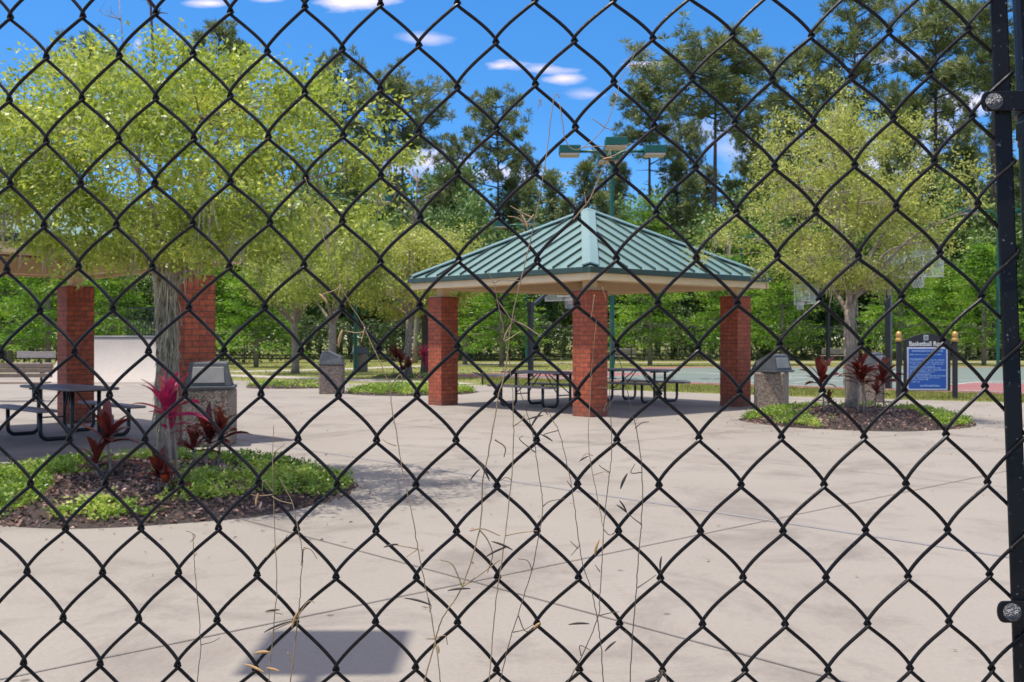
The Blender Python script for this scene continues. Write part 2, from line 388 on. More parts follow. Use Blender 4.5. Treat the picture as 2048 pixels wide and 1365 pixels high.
for (px, py, hw, hh, amp) in [(1000, 133, 62, 19, 1.25), (1090, 138, 60, 12, .75), (1130, 158, 42, 10, .85), (1292, 130, 45, 8, .8), (700, 4, 95, 17, 1.2), (420, 8, 50, 11, .9), (540, 0, 50, 9, .7), (850, 75, 55, 14, .45), (1180, 190, 40, 12, .4), (275, 85, 18, 18, .9), (1000, 345, 140, 26, .9), (860, 320, 110, 32, .7), (1700, 330, 300, 110, .75), (1960, 205, 140, 28, .75), (1780, 120, 130, 20, .5), (1560, 265, 160, 50, .45)]:
    du = MA('MULTIPLY', MA('SUBTRACT', u, (px - CX) / F), F / hw)
    dv = MA('MULTIPLY', MA('SUBTRACT', v, (HY - py) / F), F / hh)
    d = MA('SQRT', MA('ADD', MA('MULTIPLY', du, du), MA('MULTIPLY', dv, dv)))
    nn = n1.outputs['Fac'] if hh < 30 else n2.outputs['Fac']
    k = MA('SUBTRACT', MA('ADD', 1.0, MA('MULTIPLY', MA('SUBTRACT', nn, .5), 3.4)), d)
    k = MA('MULTIPLY', MA('MINIMUM', MA('MAXIMUM', MA('MULTIPLY', k, .95), 0.0), 1.0), amp)
    total = k if total is None else MA('MAXIMUM', total, k)
total = MA('MINIMUM', total, .92)
front = MA('GREATER_THAN', sx.outputs[1], .06)
total = MA('MULTIPLY', total, front)
# unseen broken cloud above the view, added to whiten the blue fill light
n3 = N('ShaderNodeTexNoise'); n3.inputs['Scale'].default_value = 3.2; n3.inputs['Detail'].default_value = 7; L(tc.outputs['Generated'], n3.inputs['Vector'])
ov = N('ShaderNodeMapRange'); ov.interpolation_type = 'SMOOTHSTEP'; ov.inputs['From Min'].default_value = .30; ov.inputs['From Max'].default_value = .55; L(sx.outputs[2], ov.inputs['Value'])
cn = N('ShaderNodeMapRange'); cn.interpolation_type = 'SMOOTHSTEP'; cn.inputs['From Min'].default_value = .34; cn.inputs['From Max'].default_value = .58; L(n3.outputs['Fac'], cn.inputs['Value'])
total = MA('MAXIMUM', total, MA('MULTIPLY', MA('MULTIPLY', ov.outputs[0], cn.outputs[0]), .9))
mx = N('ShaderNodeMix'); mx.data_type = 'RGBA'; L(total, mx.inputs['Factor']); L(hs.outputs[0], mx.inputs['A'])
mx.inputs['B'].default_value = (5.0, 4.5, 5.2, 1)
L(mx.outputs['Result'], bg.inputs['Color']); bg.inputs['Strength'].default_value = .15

# ------------------------------------------------------------------ ground, pavement, paths, court
def sheet(name, pts, z, m):
    o = MB().poly(pts, z).build(name, M[m]); o['kind'] = 'structure'; return o
sheet('lawn', [(-400, -120), (400, -120), (400, 900), (-400, 900)], 0, 'lawn')
sheet('concrete_pavement', [(-45, -12), (45, -12), (45, 17), (17, 22.2), (11.5, 24.6), (6.9, 27.2), (2.9, 30.6), (-1.2, 33.8), (-2.8, 35.2), (-7, 34.6), (-9.5, 37.2), (-14, 41), (-45, 41)], .004, 'concrete')
def strip(name, pts, w, z, m):
    """a path of width w along a centre line"""
    P = [Vector((p[0], p[1])) for p in pts]; A = []; B = []
    for k, p in enumerate(P):
        d = (P[min(k + 1, len(P) - 1)] - P[max(k - 1, 0)]).normalized(); n = Vector((-d.y, d.x)) * (w / 2)
        A.append(p + n); B.append(p - n)
    mb = MB()
    for k in range(len(P) - 1): mb.poly([A[k], B[k], B[k + 1], A[k + 1]], z)
    o = mb.build(name, M[m]); o['kind'] = 'structure'; return o
strip('path', [(-14, 44), (-11, 42), (-8, 39.6), (-4.5, 36.8), (-2.6, 35.2), (-1.6, 34.2)], 1.5, .010, 'path')
strip('path', [(-30, 42), (-16, 45.2), (-12, 46.7), (-8.4, 49.8), (-6.6, 52.5), (-4, 57), (-1, 61), (5, 63.4), (20, 64.4), (60, 65.5)], 1.5, .010, 'path')
# basketball court: red border, green field, red keys, white lines
UU = Vector((.761, -.649)); VV = Vector((.649, .761)); C0 = Vector((-3.3, 41.85))
def ct(u, v): return C0 + UU * u + VV * v
def uvof(X, Y):
    d = Vector((X, Y)) - C0; return (d.dot(UU), d.dot(VV))
sheet('basketball_court', [C0, ct(23.5, 0), (45, 22), (45, 54.4), (9, 54.4), (7.0, 53.9)], .008, 'court_red')
g0, g1 = uvof(9.2, 53.4), uvof(44, 53.4)
sheet('court_field', [ct(1.3, 1.2), ct(24.5, 1.2), (44, 23.5), (44, 53.2), (10.4, 53.2), (8.2, 52.0)], .013, 'court_green')
def crect(mb, u0, u1, v0, v1, z):
    mb.poly([ct(u0, v0), ct(u1, v0), ct(u1, v1), ct(u0, v1)], z)
kb = MB()
crect(kb, 2.2, 6.2, 2.0, 7.6, .018); crect(kb, 18.3, 21.9, 1.4, 7.0, .018)
kb.build('court_key', M['court_red'])['kind'] = 'structure'
lb = MB()
def cline(u0, v0, u1, v1, w=.075, z=.023):
    a, b = ct(u0, v0), ct(u1, v1); d = (b - a).normalized(); n = Vector((-d.y, d.x)) * w / 2
    lb.poly([a + n, a - n, b - n, b + n], z)
cline(1.3, 1.25, 26, 1.25); cline(1.35, 1.3, 1.35, 13.3)
for u0, u1, v0, v1 in ((2.2, 6.2, 2.0, 7.6), (18.3, 21.9, 1.4, 7.0)):
    cline(u0, v0, u0, v1); cline(u1, v0, u1, v1, z=.0235); cline(u0, v1, u1, v1, z=.024)
    uc = (u0 + u1) / 2; rr = (u1 - u0) / 2
    for k in range(16):
        a0, a1 = PI * k / 16, PI * (k + 1) / 16
        cline(uc + rr * math.cos(a0), v1 + rr * math.sin(a0), uc + rr * math.cos(a1), v1 + rr * math.sin(a1), z=.0245)
    for k in range(28):
        a0, a1 = PI * k / 28, PI * (k + 1) / 28; r2 = 6.2
        cline(uc + r2 * math.cos(a0), v0 + 1.6 + r2 * math.sin(a0), uc + r2 * math.cos(a1), v0 + 1.6 + r2 * math.sin(a1), z=.025)
cline(12.2, 1.25, 12.2, 20, z=.0255)
for k in range(30):
    a0, a1 = 2 * PI * k / 30, 2 * PI * (k + 1) / 30
    cline(12.2 + 1.8 * math.cos(a0), 9.5 + 1.8 * math.sin(a0), 12.2 + 1.8 * math.cos(a1), 9.5 + 1.8 * math.sin(a1), z=.026)
lb.build('court_lines', M['line_white'])['kind'] = 'structure'
# saw-cut joints of the pavement: two crossing families
D1 = Vector((.728, .686)); D2 = Vector((.66, -.751))
jb = MB(); sb = MB()
def joint(mb, p, d, l0, l1, w, z):
    n = Vector((-d.y, d.x)) * w / 2; a = p + d * l0; b = p + d * l1; mb.poly([a + n, a - n, b - n, b + n], z)
for k, (px, py, l0, l1) in enumerate([(0, 6.8, -14, 24), (-.28, 13.55, -18, 17), (-.3, 19.2, -16, 10)]):
    joint(jb, Vector((px, py)), D1, l0, l1, .012, .0085)
for k, (px, py, l0, l1) in enumerate([(0, 6.3, -16, 10), (0, 16.3, -14, 16), (0, 21.2, -6, 18), (8.2, 20.6, -2, 14)]):
    joint(jb, Vector((px, py)), D2, l0, l1, .011, .0095)
joint(sb, Vector((0, 11.16)), D2, -12, 12, .06, .0075)
jb.build('pavement_joints', M['joint'])['kind'] = 'structure'
sb.build('pavement_stain', M['stain'])['kind'] = 'structure'
# ------------------------------------------------------------------ the chain-link fence in front
FA = np.array((.03492252, -.00045843, -.00228202)); FB = np.array((0, .03936952, -.00345591)); FT = np.array((-.46739854, -.29876295, 1.00706546))
def cw(p):
    """camera axes (right, down, forward) -> world"""
    p = np.asarray(p); return np.stack([p[..., 0], p[..., 2], CAMH - p[..., 1]], -1)
FN = np.cross(FA, FB); FN /= np.linalg.norm(FN); FN = -FN            # towards the camera
EA = FA / np.linalg.norm(FA); EB = FB / np.linalg.norm(FB)
KN = {0:[0,(21,36),(166,34),(312,27),(461,25),(610,15),(761,10),(915,7),(1070,2)],
1:[1,(93,116),(239,113),(387,109),(535,104),(685,99),(838,91),(992,85),(1149,82),(1306,77),(1466,70),(1623,72),(1779,63),(1937,58)],
2:[0,(19,202),(164,198),(312,198),(461,193),(610,186),(761,179),(915,176),(1071,169),(1228,164),(1385,157),(1545,159),(1703,154),(1861,147)],
3:[1,(93,284),(238,280),(388,278),(537,275),(687,272),(838,265),(994,258),(1151,255),(1309,253),(1470,246),(1628,244),(1787,236),(1945,232)],
4:[0,(21,369),(162,369),(310,368),(461,364),(612,357),(762,352),(916,347),(1072,345),(1232,342),(1392,335),(1550,333),(1710,330),(1869,323)],
5:[1,(88,453),(233,451),(386,448),(540,446),(685,444),(841,437),(996,432),(1154,431),(1313,427),(1473,425),(1632,422),(1793,413),(1956,407)],
6:[0,(14,541),(157,535),(305,535),(459,535),(608,532),(761,525),(918,520),(1075,522),(1233,518),(1393,517),(1555,513),(1717,513),(1880,506)],
7:[1,(80,623),(226,619),(378,617),(530,616),(684,616),(840,612),(999,611),(1154,609),(1316,607),(1475,607),(1639,600),(1803,595),(1963,594)],
8:[0,(3,710),(149,706),(297,705),(448,703),(602,703),(758,699),(915,694),(1072,698),(1233,694),(1396,698),(1560,689),(1722,689),(1885,682)],
9:[1,(72,792),(219,792),(370,790),(522,790),(677,792),(834,792),(994,788),(1155,790),(1317,788),(1479,785),(1645,783),(1809,782),(1970,773)],
10:[2,(139,881),(290,881),(442,879),(596,880),(753,882),(912,882),(1073,881),(1234,881),(1398,877),(1563,875),(1728,875),(1892,869)],
11:[1,(61,969),(211,969),(363,969),(517,966),(674,971),(832,971),(994,973),(1155,969),(1318,971),(1482,970),(1648,970),(1812,968),(1975,965)],
12:[2,(131,1059),(282,1058),(437,1058),(593,1060),(752,1063),(913,1064),(1074,1063),(1237,1063),(1401,1063),(1566,1063),(1731,1061),(1895,1060)],
13:[1,(54,1145),(205,1147),(357,1147),(514,1151),(672,1155),(833,1156),(995,1155),(1157,1156),(1321,1157),(1486,1156),(1652,1156),(1816,1154),(1979,1149)],
14:[2,(126,1238),(277,1240),(434,1242),(591,1244),(751,1245),(915,1246),(1074,1248),(1239,1248),(1405,1249),(1570,1249),(1735,1248),(1898,1244)],
15:[1,(47,1328),(200,1330),(355,1332),(511,1339),(672,1340),(831,1336),(993,1341),(1159,1340),(1325,1342),(1490,1341),(1656,1341),(1820,1337),(1983,1337)]}
def on_fence(x, y, off=0.0):
    """point of the fence plane (lifted off metres towards the camera) seen at a photo pixel, in camera axes"""
    d = np.array(((x - CX) / F, (y - HY) / F, 1.0)); p0 = FT + FN * off
    return d * ((p0 @ FN) / (d @ FN))
frng = np.random.default_rng(3)
def knuckle(i, j):
    r = KN.get(j)
    if r and (i - r[0]) % 2 == 0 and 0 <= (i - r[0]) // 2 < len(r) - 1:
        return on_fence(*r[1 + (i - r[0]) // 2])
    if i == 26:      # the last loops, hooked over the tension bar
        q = FT + FA * i + FB * j; y = HY + F * q[1] / q[2]
        return on_fence(2023.5 + (y - 140) * .039, y) - EA * WE
    h = random.Random(i * 1000 + j)
    return FT + FA * i + FB * j + EA * h.gauss(0, .0011) + EB * h.gauss(0, .001)
WR = .00162; WE = WR * 1.28; WZ = WR * 1.12
fence = empty('chain_link_fence', tuple(cw(FT + FA * 13 + FB * 44)))
tag(fence, 'black vinyl chain-link fence with diamond mesh close in front of the whole scene', 'fence')
FO = np.array(fence.location)
wires = MB()
TT = np.array([.0, .03, .07, .12, .2, .3, .42, .55, .67, .78, .86, .92, .965])
J0, J1 = -10, 43
for k in range(-22, 26):
    pts = []
    h = random.Random(k)
    for j in range(J0, J1):
        lt0 = (k + j) % 2 == 0
        i0, i1 = (k, k + 1) if lt0 else (k + 1, k)
        s0, s1 = (-1, 1) if lt0 else (1, -1)
        P0 = knuckle(i0, j) + EA * s0 * WE; P1 = knuckle(i1, j + 1) + EA * s1 * WE
        sg = 1.0 if not lt0 else -1.0
        z0 = z1 = WZ
        if k == 25:
            if s0 > 0: z0 = .0056
            if s1 > 0: z1 = .0056
        bow = .0008 + h.uniform(-.0006, .0008)
        for t in TT:
            tx = t + .26 * t * (1 - t) * (.35 + t)
            ty = t
            b = P0 + (P1 - P0) * tx + EB * ((P1 - P0) @ EB) * (ty - tx)
            ez = min(1, min(t, 1 - t) / .13); ez = math.sin(ez * PI / 2)
            zz = z0 + (z1 - z0) * t
            pts.append(b - EB * bow * 4 * t * (1 - t) * (1 + .5 * (2 * t - 1)) + FN * sg * zz * ez)
    wires.tube(cw(np.array(pts)) - FO, WR, n=7)
wo = wires.build('wire_mesh', M['wire'], fence, smooth=True)
# flat tension bar through the last loops
bar = MB(); bw, bt = .0142, .0046
bp = [on_fence(1997 + y * .0355, y) for y in (-900, 3000)]
off26 = on_fence(2026, 139) - (FT + FA * 26 + FB * 2 + EA * WE)
wb = [tuple(cw(p) - FO) for p in bp]
bar.beam(wb[0], wb[1], bw, bt, up=tuple(cw(FN) - cw(np.zeros(3))))
bar.build('tension_bar', M['bar'], fence, bevel=.0012)
# terminal post just right of the picture's edge
pb0 = on_fence(2033, 0) + EA * .0302 - FN * .004
post = MB()
pd = FB / np.linalg.norm(FB)
def wl(p): return tuple(cw(p) - FO)
post.tube([wl(pb0 + pd * t) for t in np.linspace(-.45, 1.42, 6)], .030, n=28)
post.build('fence_post', M['bar'], fence, smooth=False)
for o in (fence.children[-1],): shade_flatish(o)
def tension_band(px, py, bolt_px):
    c = on_fence(px, py, .0072); t = (c - pb0) @ pd; pc = pb0 + pd * t
    b = MB(); up = tuple(cw(FN) - cw(np.zeros(3)))
    e = pc + FN * .0325
    n = 12; prof = []
    # strap plate with a rounded free end, then once round the post
    b.beam(wl(c + EA * .005), wl(c + EA * ((pc - c) @ EA)), .0178, .003, up=up)
    cap = [wl(c + EA * (.005 - .005 * math.sin(a)) + pd * .0089 * math.cos(a) * (1 if True else 1)) for a in np.linspace(0, PI, 9)]
    capb = [tuple(np.array(q) + (cw(FN) - cw(np.zeros(3))) * -.0030) for q in cap]
    f = [tuple(np.array(q) + (cw(FN) - cw(np.zeros(3))) * .0015) for q in cap]; g = [tuple(np.array(q) - (cw(FN) - cw(np.zeros(3))) * .0015) for q in cap]
    b.add(f + g, [tuple(range(9)), tuple(range(17, 8, -1))] + [(k, 9 + k, 10 + k, k + 1) for k in range(8)])
    b.tube([wl(pc - pd * .0089), wl(pc + pd * .0089)], .0328, n=28)
    o = b.build('tension_band', M['bar'], fence, bevel=.0007)
    bo = MB(); bc = on_fence(*bolt_px, .0087)
    rings = [(0, .0074), (.0012, .0074), (.0026, .0064), (.0036, .0045), (.0042, .002)]
    vs = []; nn = 20
    for hgt, rr in rings:
        for a in range(nn):
            vs.append(wl(bc + FN * hgt + (EA * math.cos(2 * PI * a / nn) + pd * math.sin(2 * PI * a / nn)) * rr))
    fs = [(i * nn + k, i * nn + (k + 1) % nn, (i + 1) * nn + (k + 1) % nn, (i + 1) * nn + k) for i in range(4) for k in range(nn)] + [tuple(range(4 * nn, 5 * nn))]
    bo.add(vs, fs); bo.build('carriage_bolt', M['bolt'], o, smooth=True)
    nb = MB(); q = pc + EA * -.034 - FN * .004
    return o
tension_band(1962, 204, (1988, 204))
tension_band(1994, 1224, (2024, 1225))
tension_band(1975, -620, (2001, -620))
# rusty lower clamp just under the upper band
cb = MB(); pcx = on_fence(2042, 262, -.004)
cb.box(wl(pcx + EA * .012), (.026, .02, .017))
ob = cb.build('post_clamp', M['bar'], fence, bevel=.002)
rb = MB(); rb.box(wl(on_fence(2043, 288, -.006) + EA * .010), (.022, .016, .007)); rb.build('rusty_bracket', M['rust'], ob, bevel=.002)

# ------------------------------------------------------------------ dry vines on the fence
def spline(pts, n):
    P = np.array(pts, float); m = len(P)
    if m == 2: return P[0] + (P[1] - P[0]) * np.linspace(0, 1, n)[:, None]
    E = np.vstack([2 * P[0] - P[1], P, 2 * P[-1] - P[-2]]); o = []
    ts = np.linspace(0, m - 1 - 1e-6, n)
    for t in ts:
        i = int(t); f = t - i; a, b, c, d = E[i], E[i + 1], E[i + 2], E[i + 3]
        o.append(.5 * ((2 * b) + (c - a) * f + (2 * a - 5 * b + 4 * c - d) * f * f + (3 * b - 3 * c + d - a) * f ** 3))
    return np.array(o)
def vine(label, stem, w, tendrils=(), pods=(), m='vine', off=.0068, seed=0):
    """one dead vine: stem and tendrils in photo pixels on the fence plane, w = stem width in pixels"""
    h = random.Random(seed)
    q = spline(stem, max(12, len(stem) * 7))
    base = tuple(cw(on_fence(*stem[-1], off)))
    root = empty('dry_vine', base); tag(root, label, 'dead vine', 'dry vines on the chain-link fence')
    B = np.array(base); px = .95 / F
    ph = h.uniform(0, 6)
    pts = [cw(on_fence(x + h.gauss(0, .5), y, off + .0018 * math.sin(y / 45 + ph))) - B for x, y in q]
    b = MB(); r = np.linspace(w * .26, w * .41, len(pts)) * px
    b.tube(pts, r, n=5); b.build('stem', M[m], root, smooth=True)
    if tendrils:
        for t in tendrils:
            b = MB()
            qq = spline(t, max(8, len(t) * 6)); z = h.uniform(.004, .011)
            b.tube([cw(on_fence(x, y, off + (z - off) * k / len(qq))) - B for k, (x, y) in enumerate(qq)], np.linspace(.5, .28, len(qq)) * w * px * .9, n=4)
            b.build('tendril', M[m], root, smooth=True)
    for (x, y, ang, ln, wd, pm) in pods:
        b = MB(); c, s = math.cos(R(ang)), -math.sin(R(ang)); n = 9; pts = []; rr = []
        for k in range(n):
            f = k / (n - 1) - .5; bend = (f * f - .25) * ln * .18
            pts.append(cw(on_fence(x + c * f * ln - s * bend, y + s * f * ln + c * bend, off + .002)) - B)
            rr.append((wd * .33 * math.sin(PI * (k + .35) / (n - .3)) ** .7 + .3) * px)
        b.tube(pts, rr, n=6); b.build('seed_pod', M[pm], root, smooth=True)
    return root
D, T = 'pod', 'pod_tan'
vine('longest pale dry vine, with a tall loop beside the four-headed lamp at its top', [(1119, 196), (1113, 188), (1107, 200), (1099, 262), (1090, 330), (1080, 388), (1072, 430), (1062, 478), (1042, 560), (1022, 650), (1011, 740), (997, 793), (980, 891), (966, 962), (959, 1059), (924, 1174), (884, 1239), (866, 1300), (846, 1372)], 3.6,
     [[(1070, 438), (1048, 428), (1020, 412)], [(1068, 430), (1052, 446), (1034, 436), (1015, 433)], [(1040, 420), (1046, 445), (1050, 440)], [(1024, 640), (1050, 652), (1082, 674)], [(1022, 650), (1012, 668), (1010, 682), (1040, 664)], [(990, 880), (1010, 895), (1008, 915)], [(940, 1062), (965, 1058), (1000, 1072)], [(959, 1060), (975, 1080), (985, 1110), (975, 1146)], [(924, 1172), (905, 1130), (880, 1120)], [(924, 1174), (960, 1150), (1000, 1120)], [(870, 1278), (852, 1278)]],
     [(966, 940, -60, 52, 7, D), (950, 950, 50, 30, 5, D), (1050, 446, -70, 34, 6, 'pod_tan'), (918, 1180, 5, 46, 6, D), (1004, 1092, -22, 46, 6, D), (994, 1104, 25, 50, 6, D)], seed=1)
vine('thin dry vine hanging in an arc over the left head of the four-headed lamp', [(1276, 92), (1258, 132), (1240, 160), (1234, 194), (1222, 225), (1209, 255), (1182, 283), (1158, 299), (1141, 296), (1131, 280), (1127, 262), (1119, 205)], 2.6,
     [[(1209, 255), (1228, 262)], [(1209, 255), (1196, 245), (1184, 238)], [(1234, 194), (1228, 184)], [(1258, 132), (1280, 128)], [(1082, 212), (1080, 198), (1076, 218)], [(1282, 90), (1286, 88)], [(1158, 299), (1176, 294), (1240, 292), (1262, 288)]], seed=2, m='vine')
vine('short straw vine knotted in front of the four-headed lamp, slanting down to the roof apex', [(1212, 318), (1204, 342), (1196, 362), (1186, 385), (1180, 398), (1170, 412), (1158, 426), (1146, 440)], 3.8,
     [[(1212, 318), (1232, 310), (1244, 304)], [(1212, 318), (1200, 312)], [(1212, 320), (1238, 322)], [(1172, 408), (1169, 385)], [(1212, 318), (1222, 300)]], [(1214, 318, 10, 26, 4, 'pod_tan')], seed=3)
vine('dry vine crossing the longest pale vine left of the front brick pillar', [(975, 543), (988, 566), (994, 599), (1001, 628), (1014, 698), (1020, 738), (1025, 782), (1027, 853), (1023, 960), (1010, 1072), (1001, 1144), (993, 1192), (982, 1312), (978, 1372)], 2.8,
     [[(994, 600), (1010, 622), (1027, 645), (1030, 632)], [(990, 566), (1002, 560), (1040, 562)], [(988, 566), (978, 562)], [(1020, 738), (1010, 745), (1004, 730)], [(1027, 853), (1042, 842), (1050, 830)], [(1010, 1072), (1040, 1066), (1074, 1062)], [(1023, 960), (1012, 955), (1000, 962)]],
     [(966, 758, 88, 26, 6, D), (958, 750, -20, 30, 5, D)], m='vine', seed=4)
vine('dark thread-like vine with zigzag pods left of the front pillar foot', [(1034, 738), (1041, 782), (1055, 830), (1064, 861), (1071, 905), (1083, 986), (1085, 1020), (1082, 1050), (1076, 1080), (1064, 1140), (1036, 1230), (1016, 1295), (998, 1372)], 2.5,
     [[(1085, 1014), (1100, 1003), (1130, 998)], [(1064, 1140), (1055, 1122), (1036, 1118)], [(1036, 1230), (1050, 1262), (1070, 1258)], [(1026, 1265), (1048, 1260), (1066, 1250)], [(1070, 905), (1040, 880), (1046, 872)]],
     [(1074, 838, 55, 44, 6, D), (1070, 836, 15, 34, 5, D), (1093, 876, -30, 28, 5, D), (1074, 1252, 40, 18, 8, 'pod_tan')], m='vine_dark', seed=5)
vine('dark vine starting under the nearest bench end left of the front pillar, slanting down rightwards', [(1096, 819), (1106, 842), (1117, 861), (1130, 909), (1143, 973), (1152, 1037), (1164, 1123), (1174, 1155), (1182, 1179), (1194, 1234), (1201, 1286), (1207, 1372)], 2.5,
     [[(1096, 830), (1088, 818), (1104, 818)], [(1143, 975), (1134, 962)], [(1160, 1090), (1142, 1112)], [(1156, 1098), (1140, 1082)], [(1117, 861), (1092, 868), (1085, 872)]], [(1158, 1249, 2, 42, 6, D)], m='vine_dark', seed=6)
vine('hair-thin straight vine hanging down the middle of the front brick pillar', [(1192, 640), (1187, 700), (1183, 740), (1181, 780), (1177, 887), (1186, 951), (1203, 1037), (1207, 1080), (1204, 1110)], 2.0,
     [[(1186, 912), (1172, 908), (1160, 922)], [(1186, 951), (1208, 944), (1220, 948)], [(1189, 590), (1184, 625), (1182, 636)], [(1205, 575), (1212, 600)]], [(1168, 918, 30, 22, 4, D)], m='vine', seed=7)
vine('dark branching vine on the right edge of the front pillar, forking down to the bottom', [(1222, 640), (1221, 700), (1219, 760), (1220, 806), (1224, 887), (1220, 940), (1216, 973), (1207, 1059), (1203, 1144), (1199, 1200), (1196, 1234), (1164, 1312), (1131, 1372)], 2.5,
     [[(1219, 945), (1204, 936), (1198, 930)], [(1216, 778), (1200, 775)], [(1214, 806), (1208, 824), (1236, 790)], [(1196, 1232), (1222, 1226), (1238, 1224)], [(1207, 1059), (1218, 1070), (1228, 1068)], [(1200, 1144), (1190, 1130)], [(1162, 1312), (1160, 1292), (1180, 1300)]],
     [(1194, 1095, 75, 34, 8, 'pod_tan'), (1221, 1293, 42, 30, 6, D)], m='vine_dark', seed=8)
vine('dark podded vine crossing the picnic table right of the front brick pillar', [(1219, 620), (1222, 672), (1233, 705), (1244, 738), (1257, 793), (1264, 826), (1272, 857), (1282, 921), (1285, 994), (1282, 1050), (1280, 1080), (1275, 1140), (1272, 1187), (1265, 1273), (1260, 1372)], 2.7,
     [[(1270, 857), (1284, 846), (1298, 844)], [(1284, 945), (1262, 946), (1270, 928)], [(1284, 1050), (1268, 1038), (1254, 1026)], [(1275, 1176), (1296, 1162), (1312, 1150)], [(1265, 1280), (1250, 1262)], [(1225, 1068), (1230, 1065)]],
     [(1248, 963, 66, 34, 8, D), (1246, 1013, -58, 28, 5, D), (1243, 1018, -38, 26, 5, D), (1322, 1128, 85, 30, 6, D)], m='vine_dark', seed=9)
vine('long slanting vine with two tan pods, from the big oak crown past the lone bin', [(610, 355), (625, 400), (641, 455), (656, 500), (666, 531), (681, 571), (699, 606), (725, 648), (736, 673), (758, 721), (780, 774), (783, 810), (792, 860), (807, 952), (826, 1038), (840, 1119), (855, 1193), (870, 1274), (882, 1372)], 2.8,
     [[(681, 570), (672, 580), (648, 588), (646, 590)], [(681, 570), (676, 595)], [(730, 664), (712, 666), (690, 662)], [(730, 655), (722, 686)], [(736, 672), (728, 655)], [(782, 772), (800, 750), (806, 766)], [(792, 892), (775, 886), (764, 878)], [(836, 1098), (800, 1092), (790, 1090)], [(836, 1098), (812, 1115)], [(855, 1193), (862, 1215), (858, 1224)], [(868, 1278), (890, 1272), (895, 1290)]],
     [(681, 678, 78, 36, 10, T), (647, 598, -50, 26, 8, T), (782, 1092, 12, 30, 6, D), (836, 1204, -15, 56, 6, D), (876, 1298, -80, 20, 6, T)], seed=10, m='vine')
vine('straight left one of two straw vines before the big oak bed, with tan husks', [(548, 850), (546, 890), (545, 934), (550, 1082), (554, 1156), (548, 1248), (536, 1372)], 2.6,
     [[(548, 905), (570, 888)], [(545, 990), (520, 992), (502, 990)], [(546, 985), (528, 962), (524, 985)], [(552, 1096), (570, 1078), (575, 1070)], [(552, 1090), (532, 1116)], [(550, 1222), (532, 1226)], [(548, 1225), (566, 1230)]],
     [(524, 1306, 4, 32, 9, T), (510, 1338, -25, 44, 7, T), (546, 1340, -15, 28, 6, T), (514, 1000, 80, 26, 6, T)], seed=11)
vine('kinked right one of two straw vines before the big oak bed, with a knot', [(559, 956), (572, 980), (586, 1010), (596, 1060), (605, 1112), (602, 1150), (600, 1193), (598, 1220), (595, 1248), (580, 1372)], 3.0,
     [[(544, 993), (560, 1002), (585, 1008)], [(605, 1100), (612, 1098)], [(605, 1112), (602, 1132)], [(607, 1095), (622, 1100), (634, 1118)], [(594, 1240), (570, 1250), (545, 1262)], [(594, 1236), (615, 1205), (630, 1205)], [(575, 1305), (586, 1330), (584, 1340)]],
     [(556, 1254, 22, 60, 6, D), (590, 1240, 70, 36, 7, T), (545, 1222, 6, 30, 5, D), (606, 1112, 85, 26, 4, D)], seed=12)
vine('single thin vine hanging over the bare pavement left of the slab shadow', [(372, 1062), (385, 1069), (387, 1099), (391, 1150), (395, 1199), (402, 1289), (398, 1330), (394, 1372)], 2.2,
     [[(387, 1068), (390, 1074), (380, 1085)], [(402, 1290), (425, 1284), (440, 1276)], [(390, 1112), (394, 1106)]], [], seed=13, m='vine_dark')
vine('dark dried sprig of husks caught on the wire at the bottom edge', [(1290, 1362), (1302, 1358), (1318, 1352), (1326, 1342), (1338, 1372)], 3.2, [[(1310, 1356), (1320, 1362)], [(1325, 1345), (1318, 1340)]], [(1304, 1362, 12, 30, 8, D), (1320, 1358, 60, 24, 7, D)], seed=14, m='vine_dark')
